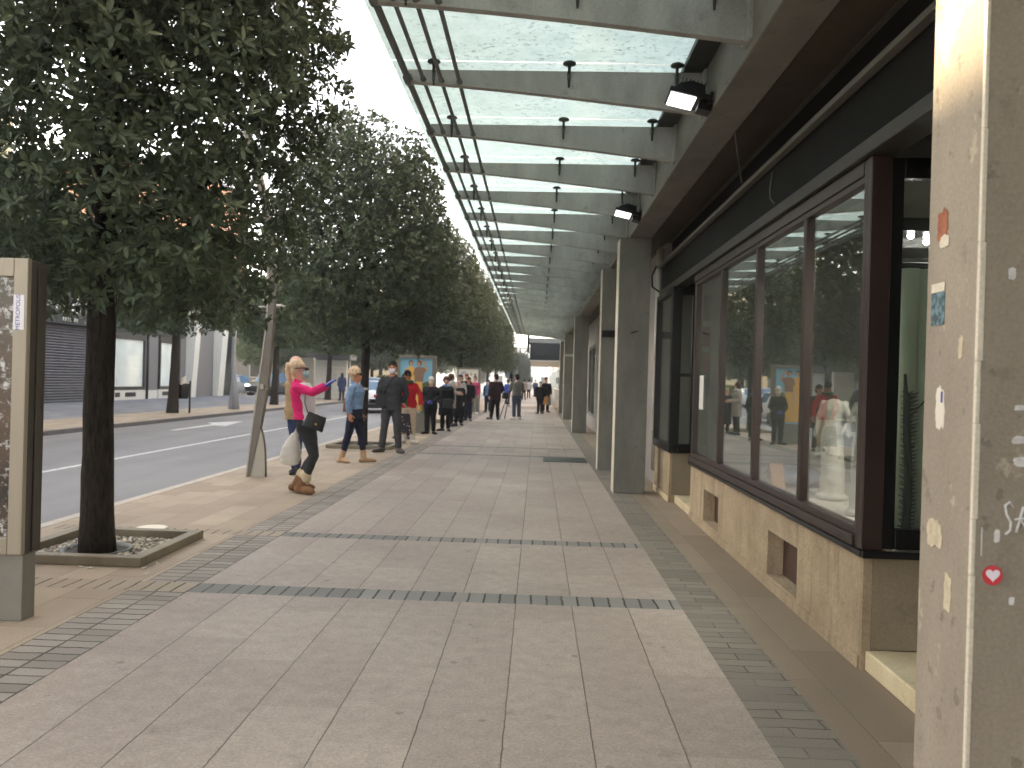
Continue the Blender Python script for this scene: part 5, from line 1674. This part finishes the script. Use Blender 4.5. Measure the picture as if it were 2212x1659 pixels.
# white poster panel
WP = thing('poster_panel', 'poster panel with a mostly white poster behind the end of the queue', 'advertising panel', (-3.2, 39.0, 0.0))
m = MB(); m.box(-3.78, -3.70, 39.0, 39.2, 0.75, 2.08); m.box(-2.78, -2.66, 39.0, 39.2, 0.75, 2.08); m.box(-3.70, -2.78, 39.0, 39.2, 2.0, 2.08); m.box(-3.70, -2.78, 39.0, 39.2, 0.75, 0.83)
P(m, 'frame', MAT['panel_grey'], WP, 0.008)
P(MB().box(-3.75, -2.68, 39.02, 39.18, 0.0, 0.747), 'pedestal', MAT['panel_grey'], WP, 0.008)
p2 = P(MB().box(-3.70, -2.78, 39.04, 39.16, 0.83, 2.0), 'poster', plain('white_poster', lin(226, 224, 214), 0.4, var=0.03), WP)
m = MB(); m.prism(circ(-3.5, 1.82, 0.13, 0.06), 1, 39.034, 39.038); m.prism(circ(-3.42, 1.87, 0.08, 0.05), 1, 39.030, 39.033)
P(m, 'poster_emblem', plain('pale_blue_print', lin(170, 180, 200), 0.4), WP, parent=p2)
m = MB(); m.prism(circ(-3.12, 1.78, 0.05, 0.08), 1, 39.034, 39.038)
P(m, 'poster_emblem', plain('pale_green_print', lin(150, 180, 160), 0.4), WP, parent=p2)
m = MB(); m.prism(circ(-2.92, 1.76, 0.05, 0.05), 1, 39.034, 39.038)
P(m, 'poster_emblem', plain('brown_print', lin(120, 84, 70), 0.4), WP, parent=p2)
# grey notice panel across the road
NP = thing('notice_panel', 'weathered grey notice panel on a dark base across the road', 'panel', (-12.3, 44.0, 0.0))
P(MB().box(-13.0, -11.95, 44.0, 44.3, 0.65, 2.45), 'board', MAT['steel_rib'], NP, 0.01)
P(MB().box(-12.95, -12.0, 44.02, 44.28, 0.0, 0.648), 'base', MAT['facade_grey'], NP, 0.01)
KS = thing('news_kiosk', 'pale ribbed kiosk on the far pavement behind the woman in pink', 'kiosk', (-13.6, 54.0, 0.0))
m = MB()
for k in range(18): m.box(-14.9, -12.5, 54.0, 55.2, 0.05 + k * 0.14, 0.165 + k * 0.14)
P(m, 'body', MAT['facade_white'], KS)
P(MB().box(-15.1, -12.2, 53.7, 55.5, 2.58, 2.95), 'roof', MAT['facade_grey'], KS, 0.02)

# ------------------------------------------------------------------ lamp posts and bin
LP = thing('lamp_post', 'leaning flat grey lamp post with an arched fin at its foot', 'lamp post', (-4.06, 12.0, 0.0))
MAT['post_grey'] = plain('grey_lamp_paint', lin(112, 107, 100), 0.4, 0.3, var=0.07)
MAT['post_light'] = plain('light_lamp_plate', lin(170, 165, 154), 0.42, 0.25, var=0.06)


def blade(zs, xl, xr, y0, y1):
    return None


def lerp_pts(pts, z):
    for (z0, a), (z1, b) in zip(pts[:-1], pts[1:]):
        if z0 <= z <= z1: return a + (b - a) * (z - z0) / (z1 - z0)
    return pts[-1][1]


Lc = [(0, -4.19), (0.67, -4.125), (1.35, -4.045), (2.2, -3.955), (2.9, -3.94), (4.0, -4.07), (5.2, -4.42)]
Rc = [(0, -4.155), (0.67, -4.025), (1.35, -3.92), (2.2, -3.87), (2.9, -3.855), (4.0, -3.985), (5.2, -4.34)]
m = MB(); N = 26
zz = [5.2 * k / N for k in range(N + 1)]
poly = [(lerp_pts(Lc, z), z) for z in zz] + [(lerp_pts(Rc, z), z) for z in reversed(zz)]
vv = []; ff = []
for z in zz:
    a, b = lerp_pts(Lc, z), lerp_pts(Rc, z)
    vv += [(a, 11.965, z), (b, 11.965, z), (b, 12.075, z), (a, 12.075, z)]
for i in range(N):
    o = i * 4
    for k in range(4): ff.append((o + k, o + (k + 1) % 4, o + 4 + (k + 1) % 4, o + 4 + k))
ff.append((3, 2, 1, 0)); ff.append((N * 4, N * 4 + 1, N * 4 + 2, N * 4 + 3))
m.add(vv, ff)
P(m, 'pole', MAT['post_grey'], LP)
m = MB()
vv = []; ff = []
for z in zz:
    a = lerp_pts(Lc, z); vv += [(a - 0.022, 11.955, z), (a - 0.001, 11.955, z), (a - 0.001, 12.085, z), (a - 0.022, 12.085, z)]
m.add(vv, [f for f in ff] or [(i * 4 + k, i * 4 + (k + 1) % 4, i * 4 + 4 + (k + 1) % 4, i * 4 + 4 + k) for i in range(N) for k in range(4)])
P(m, 'edge_strip', MAT['post_light'], LP)
arc = [(-4.06 + 0.125 * math.sin(min(1, t * 1.0) * 1.5) , 0.74 * (1 - t ** 1.9)) for t in [k / 12 for k in range(13)]]
m = MB(); poly = [(-4.16, 0.0)] + [(-4.058, 0.735)] + arc[1:]
m.prism(poly, 1, 11.985, 12.055)
P(m, 'fin_plate', MAT['post_light'], LP)
m = MB(); m.tube([(x, 12.02, z) for x, z in arc], 0.02, 8)
P(m, 'fin_edge', MAT['post_grey'], LP)
P(MB().box(-4.03, -3.975, 11.94, 11.964, 1.28, 1.36), 'hatch', MAT['post_light'], LP, 0.003)
P(MB().tube([(-4.38, 12.02, 5.15), (-5.0, 12.02, 5.4)], [0.06, 0.05], 8), 'arm', MAT['post_grey'], LP)
P(MB().ell((-5.35, 12.02, 5.42), (0.45, 0.16, 0.07), 14, 8), 'lantern', MAT['post_light'], LP)

BP = thing('lamp_post', 'pale blue grey curved lamp post with two arms across the road', 'lamp post', (-12.62, 34.4, 0.0))
MAT['post_blue'] = plain('pale_blue_lamp_paint', lin(150, 156, 170), 0.4, 0.25, var=0.05)
P(MB().tube([(-12.6, 34.4, 0.0), (-12.66, 34.4, 0.9), (-12.76, 34.4, 1.9), (-12.74, 34.4, 3.0), (-12.68, 34.4, 3.7)], [0.17, 0.12, 0.085, 0.08, 0.07], 14), 'pole', MAT['post_blue'], BP)
m = MB(); m.prism([(-12.92, 0.0), (-12.70, 0.0), (-12.72, 0.9), (-12.80, 1.3)], 1, 34.37, 34.43)
P(m, 'fin_plate', MAT['post_blue'], BP)
P(MB().tube([(-12.68, 34.4, 3.65), (-12.3, 34.4, 4.1), (-11.9, 34.4, 4.3), (-11.2, 34.4, 4.35)], [0.05, 0.045, 0.04, 0.04], 8), 'arm', MAT['post_light'], BP)
P(MB().tube([(-12.68, 34.4, 3.65), (-12.95, 34.4, 4.0), (-13.3, 34.4, 4.2)], [0.05, 0.04, 0.04], 8), 'arm', MAT['post_light'], BP)
P(MB().ell((-11.0, 34.4, 4.38), (0.4, 0.14, 0.07), 12, 8), 'lantern', MAT['post_light'], BP)
SPp = thing('sign_pole', 'thin grey metal pole on the far pavement behind the blond curls', 'pole', (-11.9, 60.0 - 8, 0.0))
P(MB().tube([(-11.9, 52.0, 0), (-11.9, 52.0, 5.5)], 0.06, 8), 'pole', MAT['rod'], SPp)
P(MB().box(-11.97, -11.83, 51.9, 52.1, 0, 0.1), 'base', MAT['rod'], SPp)

BN = thing('litter_bin', 'black litter bin on a post with white paper stuffed in its top', 'litter bin', (-12.95, 30.1, 0.0))
P(MB().tube([(-12.74, 30.1, 0.0), (-12.74, 30.1, 1.18)], 0.035, 8), 'post', MAT['black_frame'], BN)
m = MB(); m.loft([(-13.0, 30.1, 0.52, 0.17, 0.15), (-13.0, 30.1, 0.55, 0.2, 0.17), (-13.0, 30.1, 1.05, 0.22, 0.19), (-13.0, 30.1, 1.08, 0.21, 0.18)], 16)
P(m, 'bucket', MAT['black_frame'], BN)
m = MB(); m.tube([(-13.0, 30.0, 1.05), (-12.95, 30.0, 1.2), (-12.88, 30.0, 1.34)], [0.10, 0.12, 0.03], 8, dome=True)
pp = P(m, 'paper_bag', MAT['white_steel'], BN)

# ------------------------------------------------------------------ flood lights under the canopy
for k, (yy, lab) in enumerate(((6.12, 'lit black flood light under the canopy, nearest the camera'), (10.25, 'lit black flood light under the canopy, smaller and farther'))):
    F = thing('flood_light', lab, 'flood light', (1.09, yy, 3.575), 0, 'flood lights under the canopy')
    za = Vector((0.22, 0.05, 0.97)).normalized()
    xa = (Vector((1, 0, 0)) - za * za.x).normalized(); ya = za.cross(xa)
    rot = Matrix((xa, ya, za)).transposed()

    def tf(p, rot=rot): return rot @ p
    m = MB(); m.box(-0.20, 0.10, -0.13, 0.13, 0.0, 0.035); m.prism([(-0.18, 0.035), (0.06, 0.035), (0.04, 0.105), (-0.06, 0.115), (-0.14, 0.08)], 1, -0.11, 0.11)
    for q in range(7): m.box(-0.13 + q * 0.028, -0.122 + q * 0.028, -0.1, 0.1, 0.07, 0.13)
    m.map(tf); m.build('housing', MAT['black_frame'], F, bevel=0.006)
    m = MB(); m.box(-0.185, 0.0, -0.11, 0.11, -0.012, -0.001); m.map(tf)
    m.build('lens', emis('flood_lens', (1.0, 0.98, 0.95), 0.6), F)
    m = MB(); m.box(0.03, 0.13, -0.06, 0.06, -0.05, 0.0); m.box(0.09, 0.11, -0.10, -0.085, -0.02, 0.07); m.box(0.09, 0.11, 0.085, 0.10, -0.02, 0.07); m.tube([(0.02, 0, 0.03), (0.12, 0, 0.05), (0.2, 0, 0.02)], 0.02, 6); m.map(tf)
    m.build('bracket', MAT['black_frame'], F)

# ------------------------------------------------------------------ on the near pillar
ST = lambda mb, label, mats, name='sticker', cat='sticker': tag(mb.build(name, mats), label, cat)
# round red and white heart sticker (faces the camera)
m = MB(); m.prism(circ(1.142, 1.052, 0.0245, 0.0245, 28), 1, 2.0875, 2.0895)
hs = ST(m, 'round red sticker with a white heart low on the near pillar', plain('red_print', lin(206, 60, 70), 0.45))
hp = []
for k in range(30):
    a = 2 * math.pi * k / 30
    hx = 16 * math.sin(a) ** 3; hz = 13 * math.cos(a) - 5 * math.cos(2 * a) - 2 * math.cos(3 * a) - math.cos(4 * a)
    hp.append((1.142 - 0.00108 * hx, 1.0535 + 0.00108 * hz))
m = MB(); m.prism(hp, 1, 2.0862, 2.0873); m.build('heart', plain('white_print', lin(232, 222, 232), 0.45, var=0.02), hs)


def photo_mat():
    t = NT('small_blue_photo')
    v = t.coord('Object', (1, 1, 1))
    sx = t.n('SeparateXYZ', {0: v})
    n1 = t.noise(v, 60.0, 3, 0.6)
    f = t.ramp(n1, 0.42, 0.6)
    return t.done(t.mix(f, lin(66, 84, 88), lin(116, 142, 150)), 0.35)


m = MB(); m.box(1.0875, 1.0895, 2.262, 2.335, 1.685, 1.775)
sp = ST(m, 'small faded blue photo sticker on the side of the near pillar', photo_mat())
m = MB(); m.box(1.0868, 1.0874, 2.262, 2.335, 1.776, 1.80); m.build('torn_paper', MAT['pillar_trim'], sp)


def ragged(cy, cz, w, h, seed, n=16):
    """torn paper: a rough rectangle with a nibbled edge"""
    rr = random.Random(seed)
    out = []
    for k in range(36):
        a = 2 * math.pi * k / 36
        c_, s_ = math.cos(a), math.sin(a)
        q = 1 / max(abs(c_), abs(s_)) ** 0.75
        j = 0.80 + 0.16 * noise.noise((c_ * 2 + seed, s_ * 2, seed * 1.7)) + rr.uniform(-0.07, 0.07)
        out.append((cy + w * c_ * q * j, cz + h * s_ * q * j))
    return out


m = MB(); m.prism(ragged(2.285, 1.955, 0.035, 0.05, 3), 0, 1.0878, 1.0895)
rp = ST(m, 'torn orange paper scrap high on the near pillar side', plain('faded_orange_paper', lin(150, 92, 68), 0.8, var=0.3, scale=30), 'paper_scrap', 'paper scrap')
m = MB(); m.prism(ragged(2.27, 1.91, 0.03, 0.02, 5), 0, 1.0871, 1.0877); m.build('torn_edge', MAT['pillar_trim'], rp)
m = MB(); m.prism(ragged(2.27, 1.46, 0.03, 0.07, 9), 0, 1.0878, 1.0895)
rp = ST(m, 'torn white paper scrap with a blue mark on the near pillar', plain('white_scrap', lin(214, 206, 192), 0.7, var=0.06), 'paper_scrap', 'paper scrap')
m = MB(); m.box(1.0871, 1.0877, 2.255, 2.265, 1.475, 1.505); m.build('blue_mark', plain('blue_ink', lin(58, 58, 140), 0.6), rp)
for k, (cy, cz, w, h) in enumerate(((2.28, 1.12, 0.05, 0.045), (2.20, 0.98, 0.022, 0.06), (2.17, 1.62, 0.012, 0.035))):
    m = MB(); m.prism(ragged(cy, cz, w, h, 20 + k, 22), 0, 1.0878, 1.0895)
    ST(m, ('wide pale glue patch on the side of the near pillar', 'tall pale glue patch low on the side of the near pillar', 'narrow pale glue patch near the edge of the near pillar')[k], plain('glue_residue', lin(190, 176, 152), 0.8, var=0.2, scale=40), 'glue_patch', 'glue patch')
# chalk lettering on the front face
CHK = plain('white_chalk', lin(206, 202, 200), 0.9, var=0.2, scale=60)
m = MB()
Yc = 2.0885
m.tube([(1.188, Yc, 1.222), (1.178, Yc, 1.235), (1.168, Yc, 1.226), (1.172, Yc, 1.205), (1.183, Yc, 1.185), (1.182, Yc, 1.165), (1.170, Yc, 1.155)], 0.0035, 6)
m.tube([(1.196, Yc, 1.16), (1.205, Yc, 1.19), (1.212, Yc, 1.224)], 0.0035, 6)
m.tube([(1.212, Yc, 1.224), (1.224, Yc, 1.205), (1.208, Yc, 1.19), (1.226, Yc, 1.165)], 0.003, 6)
m.tube([(1.192, Yc, 1.192), (1.232, Yc, 1.20)], 0.003, 6)
g = ST(m, 'white chalk letters scrawled on the front of the near pillar', CHK, 'chalk_lettering', 'graffiti')
for k, (cx, cz, w, h) in enumerate(((1.205, 1.39, 0.03, 0.012), (1.21, 1.335, 0.03, 0.014), (1.2, 1.47, 0.022, 0.008), (1.15, 1.15, 0.008, 0.02), (1.19, 0.99, 0.008, 0.012), (1.168, 1.80, 0.011, 0.018))):
    m = MB(); m.prism(ragged(cx, cz, w, h, 50 + k, 18), 1, Yc - 0.0005, 2.0897)
    ST(m, ('long chalk smudge above the lettering', 'thick chalk smudge above the lettering', 'topmost thin chalk smudge on the near pillar front', 'small upright chalk dab left of the lettering', 'small chalk dab below the lettering, right of the heart sticker', 'lone white paint blot high on the near pillar front')[k], CHK, 'chalk_smudge', 'chalk smudge')
m = MB(); m.box(1.1118, 1.1145, 2.0882, 2.0897, 1.1, 1.17); ST(m, 'thin upright chalk stroke beside the white edge strip', CHK, 'chalk_stroke', 'chalk mark')

# ------------------------------------------------------------------ inside the shop window
PLASTER = plain('white_plaster', lin(178, 175, 164), 0.7, var=0.08, bump=0.2)


def statue(label, x, y, h, heading, arm, headless=False):
    s = h / 1.72
    m = MB()
    m.loft([(0, 0, 0.0, 0.21, 0.2), (0, 0, 0.06, 0.22, 0.21), (0, 0, 0.09, 0.17, 0.16), (0, 0.01, 0.5, 0.15, 0.14), (0.02, 0, 0.9, 0.16, 0.12), (0.01, 0, 1.08, 0.12, 0.10), (0, 0, 1.3, 0.15, 0.12), (0, 0, 1.41, 0.13, 0.08), (0, 0, 1.46, 0.055, 0.055)], 18)
    for k in range(9):
        a = k * 0.7
        m.tube([(0.15 * math.cos(a), 0.13 * math.sin(a), 0.1), (0.14 * math.cos(a + 0.2), 0.125 * math.sin(a + 0.2), 0.5), (0.12 * math.cos(a + 0.5), 0.10 * math.sin(a + 0.5), 0.95)], [0.035, 0.03, 0.015], 8, dome=True)
    m.tube([(0.17, 0, 1.39)] + arm[0], [0.05, 0.04, 0.03], 10, dome=True)
    m.tube([(-0.17, 0, 1.39)] + arm[1], [0.05, 0.04, 0.03], 10, dome=True)
    if not headless:
        m.tube([(0, 0, 1.42), (0, 0.01, 1.55)], 0.05, 10)
        m.ell((0, 0.01, 1.61), (0.08, 0.1, 0.115), 14, 10); m.ell((0, 0.105, 1.59), (0.014, 0.02, 0.025), 8, 6)
        m.ell((0, -0.05, 1.64), (0.092, 0.09, 0.09), 12, 8); m.ell((0, -0.13, 1.62), 0.04, 8, 6)
    m.map(lambda p: p * s)
    b = blobmesh(m, 'statue', PLASTER, None, 0.012, 2, 0.006, 9, (x, y, 0.627), seed=x)
    b.rotation_euler = (0, 0, heading)
    tag(b, label, 'statue')


statue('white draped statue with head standing in the shop window', 2.30, 5.85, 0.95, 1.9, [[(0.24, 0.06, 1.15), (0.1, 0.18, 1.0)], [(-0.24, 0.05, 1.15), (-0.1, 0.2, 1.1)]])
statue('white headless draped statue behind the one with a head', 2.38, 6.7, 0.95, 2.3, [[(0.24, 0.0, 1.12), (0.26, 0.05, 0.9)], [(-0.24, 0.0, 1.15), (-0.2, 0.12, 0.98)]], True)
DS = thing('display_stand', 'white display stand with small coloured boxes in the shop window', 'display stand', (2.25, 4.98, 0.627))
P(MB().box(2.1, 2.5, 4.86, 5.1, 1.02, 1.05), 'shelf', PLASTER, DS)
P(MB().box(2.1, 2.5, 5.1, 5.13, 0.627, 1.62), 'back_board', PLASTER, DS)
P(MB().box(2.12, 2.48, 4.88, 5.08, 0.627, 1.018), 'cabinet', plain('red_cabinet', lin(150, 60, 60), 0.6), DS)
for k, (c, lab) in enumerate((((206, 84, 50), 'orange red box on the display stand shelf'), ((220, 180, 60), 'yellow box on the display stand shelf'), ((190, 50, 50), 'dark red box on the display stand shelf'), ((224, 110, 50), 'bright orange box on the display stand shelf'))):
    b = MB().box(2.13 + k * 0.085, 2.195 + k * 0.085, 4.9, 4.99, 1.052, 1.20 + 0.012 * (k % 2)).build('packet', plain('packet_print', lin(*c), 0.5), bevel=0.004)
    tag(b, lab, 'packet', 'packets on the display stand')
m = MB(); m.ell((2.2, 5.25, 0.80), (0.14, 0.14, 0.17), 14, 10); m.lathe([(0.07, 0.627), (0.09, 0.64), (0.05, 0.68)], (2.2, 5.25, 0), 14)
b = m.build('vase', plain('grey_green_glaze', lin(120, 126, 112), 0.4, var=0.15)); tag(b, 'rounded grey green vase by the corner of the shop window', 'vase')
m = MB(); m.prism([(6.95, 0.65), (7.0, 0.64), (7.08, 0.86), (7.05, 0.87)], 0, 1.98, 2.09)
b = m.build('picture_board', plain('orange_board', lin(160, 116, 84), 0.6)); tag(b, 'small orange board leaning in the shop window', 'board')
m = MB(); m.ell((2.35, 7.6, 0.72), (0.25, 0.3, 0.1), 14, 8); m.map(lambda p: p + Vector((0, 0, 0.02 * noise.noise(p * 14))))
b = m.build('crumpled_foil', plain('silver_blue_foil', lin(160, 170, 190), 0.25, 0.6, var=0.3, scale=20, bump=0.8, bscale=30)); tag(b, 'crumpled silver blue foil on the shop window floor', 'foil')
m = MB(); m.box(1.797, 1.799, 9.0, 9.22, 1.25, 1.62)
b = m.build('paper_notice', MAT['white_steel']); tag(b, 'white paper notice taped inside the farthest pane of the shop window', 'notice')
CU = thing('curtain', 'pale green curtain hanging inside the side window by the step', 'curtain', (2.5, 4.9, 0.65))
m = MB()
for k in range(9): m.tube([(2.10 + k * 0.1, 4.78 + 0.02 * (k % 2), 0.66), (2.10 + k * 0.1, 4.78 + 0.02 * (k % 2), 2.2)], 0.056, 10)
P(m, 'fabric', plain('pale_green_fabric', lin(178, 188, 164), 0.8, var=0.06), CU)
P(MB().tube([(2.0, 4.79, 2.22), (3.1, 4.79, 2.22)], 0.02, 8), 'rod', MAT['black_frame'], CU)
m = MB()
m.tube([(2.06, 4.65, 0.66), (2.07, 4.65, 1.0), (2.05, 4.65, 1.35), (2.03, 4.64, 1.6)], [0.026, 0.024, 0.02, 0.008], 8)
m.tube([(2.05, 4.65, 1.35), (2.16, 4.65, 1.47)], [0.006, 0.004], 5)
for k in range(160):
    zq = 0.7 + 0.8 * k / 160; a = k * 2.4
    m.tube([(2.065, 4.65, zq), (2.065 + 0.045 * math.cos(a), 4.65 + 0.045 * math.sin(a), zq + 0.014)], [0.006, 0.002], 4)
GR = thing('potted_cactus', 'thin spiny plant in a pale pot behind the side window', 'plant', (2.065, 4.65, 0.627))
P(m, 'stem', plain('dark_spiny_stem', lin(44, 52, 38), 0.8), GR)
P(MB().lathe([(0.05, 0.628), (0.06, 0.72), (0.062, 0.74)], (2.065, 4.65, 0), 14), 'pot', PLASTER, GR)
# lit ceiling strip of small lamps inside
LSt = thing('ceiling_lamp_strip', 'black ceiling strip of small lit bulbs inside the shop', 'ceiling lamp', (2.8, 5.4, 2.55))
P(MB().box(2.2, 3.4, 5.2, 5.6, 2.50, 2.58), 'housing', MAT['black_frame'], LSt)
for i in range(6):
    for j in range(2):
        P(MB().ell((2.32 + i * 0.19, 5.28 + j * 0.2, 2.485), 0.022, 8, 6), 'bulb', emis('small_bulb', (1, 0.97, 0.92), 6.0), LSt)
il = bpy.data.lights.new('shop_lamp', 'AREA'); il.energy = 6.5; il.size = 1.1; il.size_y = 0.35; il.shape = 'RECTANGLE'; il.color = (1.0, 0.95, 0.86)
io = bpy.data.objects.new('shop_lamp', il); COL.objects.link(io); io.parent = LSt; io.location = (0, 0, -0.09)
# posters inside bay two
for k, (xa, za, w, h, c, lab) in enumerate(((2.02, 1.95, 0.5, 0.4, (226, 222, 220), 'white and red poster inside the black framed side window'), (2.02, 1.68, 0.5, 0.25, (214, 120, 60), 'orange and yellow poster below the white one in the side window'))):
    b = MB().box(xa, xa + w, 10.74, 10.745, za, za + h).build('window_poster', plain('window_poster_print', lin(*c), 0.5)); tag(b, lab, 'poster')
    MB().box(xa + 0.05, xa + 0.27, 10.735, 10.7395, za + 0.06, za + h - 0.08).build('printed_block', plain('red_block_print', lin(196, 50, 54), 0.5), b)

# ------------------------------------------------------------------ cars
def car(label, x, y, z, rotz, L, W, H, paint, kind='sedan', lights=True, front_on=False, plate=True):
    """length along local Y (front at +Y), ground at 0"""
    t = thing('car', label, 'car', (x, y, z), rotz)
    hw = W / 2
    if kind == 'sedan':
        st = [(-0.5, 0.50, 0.62, 0, .72), (-0.485, 0.42, 0.86, 0, .9), (-0.40, 0.30, 0.95, 0.0, 0.97), (-0.33, 0.26, 0.97, 0.02, 1.0), (-0.20, 0.2, 0.96, 0.95, 1.0), (-0.08, 0.2, 0.95, 1.0, 1.0), (0.06, 0.2, 0.94, 0.97, 1.0), (0.22, 0.2, 0.93, 0.02, 1.0), (0.36, 0.24, 0.84, 0, 0.98), (0.46, 0.3, 0.72, 0, 0.9), (0.5, 0.38, 0.6, 0, 0.74)]
    else:
        st = [(-0.5, 0.50, 0.95, 0.0, .86), (-0.49, 0.42, 1.02, 0.0, .95), (-0.45, 0.36, 1.04, 0.88, 0.98), (-0.30, 0.28, 1.05, 1.0, 1.0), (-0.1, 0.26, 1.05, 1.0, 1.0), (0.06, 0.26, 1.05, 0.96, 1.0), (0.2, 0.26, 1.03, 0.03, 1.0), (0.36, 0.3, 0.98, 0, 0.98), (0.46, 0.34, 0.86, 0, 0.93), (0.5, 0.42, 0.72, 0, 0.84)]
    V = []; secs = []
    for (u, zb, zs, cab, wf) in st:
        w = hw * wf; zt = zs + (H - zs) * cab if cab > 0.05 else zs + 0.03 + cab
        cw = w * (0.72 if cab > 0.05 else 0.82)
        half = [(0, zb), (w * 0.86, zb), (w * 0.97, zb + 0.14), (w, zs - 0.16), (w * 0.955, zs), (cw, zt - 0.03 if cab > .05 else zt - 0.01), (cw * 0.8, zt), (0, zt + 0.015)]
        secs.append([(px, u * L, pz) for px, pz in half] + [(-px, u * L, pz) for px, pz in half[-2:0:-1]])
    n = len(secs[0])
    V = [p for s_ in secs for p in s_]
    bf = []; gf = []
    for i in range(len(secs) - 1):
        c0, c1 = st[i][3], st[i + 1][3]
        for k in range(n):
            f = (i * n + k, i * n + (k + 1) % n, (i + 1) * n + (k + 1) % n, (i + 1) * n + k)
            glassy = (k in (4, n - 5 - 0) and (c0 > 0.05 and c1 > 0.05)) or (k in (5, 6, 7, 8) and ((c0 <= 0.05) != (c1 <= 0.05)))
            (gf if glassy else bf).append(f)
    m = MB(); m.add(V, bf, 0, True)
    m.add([V[i] for i in range(n)], [tuple(range(n))], 0); m.add([V[-n + i] for i in range(n)], [tuple(range(n - 1, -1, -1))], 0)
    body = m.build('body', paint, t)
    m = MB(); m.add(V, gf, 0, False)
    m.build('window', MAT['car_glass'], t)
    for sx in (-1, 1):
        for u in (-0.31, 0.31):
            m = MB().lathe([(0.2, -0.1), (0.31, -0.1), (0.33, -0.06), (0.33, 0.06), (0.31, 0.1), (0.2, 0.1)], (sx * (hw - 0.12), u * L, 0.33), 22, axis=0)
            wh = m.build('wheel', MAT['tyre'], t)
            MB().lathe([(0.0005, 0.1), (0.06, 0.112), (0.19, 0.102), (0.2, 0.09)] if sx > 0 else [(0.2, -0.09), (0.19, -0.102), (0.06, -0.112), (0.0005, -0.1)], (sx * (hw - 0.12), u * L, 0.33), 18, axis=0).build('rim', MAT['rod'], wh)
    yr = -0.5 * L
    for sx in (-1, 1):
        m = MB(); m.box(sx * hw * 0.56 - 0.14, sx * hw * 0.56 + 0.14, yr + 0.005, yr + 0.16, 0.70 if kind == 'sedan' else 0.85, 0.85 if kind == 'sedan' else 1.0)
        m.map(lambda p: Vector((p.x + sx * 0.08, p.y + abs(p.x) * 0.10 - 0.04, p.z)))
        m.build('tail_light', MAT['tail'], t, bevel=0.02)
        m = MB(); m.ell((sx * hw * 0.66, L * 0.478, 0.68 if kind == 'sedan' else 0.82), (0.17, 0.09, 0.085), 12, 8)
        m.build('headlight', MAT['head_on'] if front_on else MAT['white_steel'], t)
        m = MB(); m.ell((sx * (hw + 0.08), 0.16 * L, 0.98), (0.1, 0.06, 0.07), 10, 7); m.build('mirror', paint, t)
    MB().box(-0.26, 0.26, yr - 0.012, yr + 0.02, 0.52, 0.64).build('number_plate', MAT['white_steel'], t)
    MB().box(-hw * 0.72, hw * 0.72, yr + 0.01, yr + 0.2, 0.24, 0.40).build('bumper', MAT['tyre'], t, bevel=0.03)
    m = MB(); m.box(-hw * 0.5, hw * 0.5, L * 0.48, L * 0.5 + 0.012, 0.46, 0.62); m.build('grille', MAT['tyre'], t, bevel=0.02)
    return t


MAT['car_glass'] = plain('tinted_car_glass', lin(96, 122, 150), 0.06, var=0.1, scale=2)
MAT['tyre'] = plain('black_rubber', lin(26, 26, 27), 0.7)
MAT['tail'] = plain('red_lamp_plastic', lin(190, 40, 52), 0.25, var=0.1)
MAT['head_on'] = emis('lit_headlamp', (1.0, 0.97, 0.92), 3.0)
WHITE = plain('white_car_paint', lin(214, 216, 222), 0.25, var=0.02); DARK = plain('dark_car_paint', lin(60, 66, 68), 0.25, var=0.05); SILVER = plain('silver_car_paint', lin(170, 174, 178), 0.28, 0.4)
car('white saloon car driving away beside the queue, red tail light showing', -7.62, 38.6, -0.1, 0.0, 4.6, 1.84, 1.43, WHITE)
car('dark off-road car with headlights on at the side road', -19.0, 58.5, -0.104, HP * 0.95, 4.4, 1.86, 1.75, DARK, 'suv', front_on=True)
car('silver car with headlights on behind the pale curved lamp post', -22.6, 61.0, -0.104, HP * 0.92, 4.3, 1.8, 1.5, SILVER, 'sedan', front_on=True)
car('white car far along the road left of the denim jacket woman', -13.6, 61.8, -0.1, HP * 0.5, 4.5, 1.85, 1.6, WHITE, 'suv')
car('pale car far down the road below the trees', -7.0, 72.0, -0.1, 0.0, 4.4, 1.8, 1.45, SILVER)

# small litter by the pit
rr = random.Random(5)
m = MB()
for (lx, ly) in ((-2.93, 6.35), (-2.95, 7.33), (-2.92, 6.2), (-2.86, 6.02), (-3.3, 6.16), (-3.42, 6.17), (-3.36, 6.13)):
    for q in range(2):
        a = rr.uniform(0, 3.1); p = Vector((lx + rr.uniform(-.03, .03), ly + rr.uniform(-.02, .02), 0.006)); d = Vector((math.cos(a), math.sin(a), 0.1)) * 0.016
        m.tube([p - d, p + d], 0.0042, 6)
b = m.build('cigarette_litter', MAT['white_steel']); tag(b, 'scattered white cigarette ends beside the gravel pit kerb', 'litter', kind='stuff')


m = None
bpy.data.scenes.remove(TMP)

# ------------------------------------------------------------------ thin summer haze over the whole street
hz = bpy.data.materials.new('thin_haze')
hz.use_nodes = True
ht = hz.node_tree
for n in list(ht.nodes): ht.nodes.remove(n)
ho = ht.nodes.new('ShaderNodeOutputMaterial'); hv = ht.nodes.new('ShaderNodeVolumePrincipled')
hv.inputs['Color'].default_value = (0.92, 0.94, 0.96, 1); hv.inputs['Density'].default_value = 0.0013; hv.inputs['Anisotropy'].default_value = 0.3
ht.links.new(hv.outputs[0], ho.inputs['Volume'])
m = MB().box(-450, 450, -350, 550, -1.2, 24.0)
tag(m.build('haze', hz), kind='stuff')
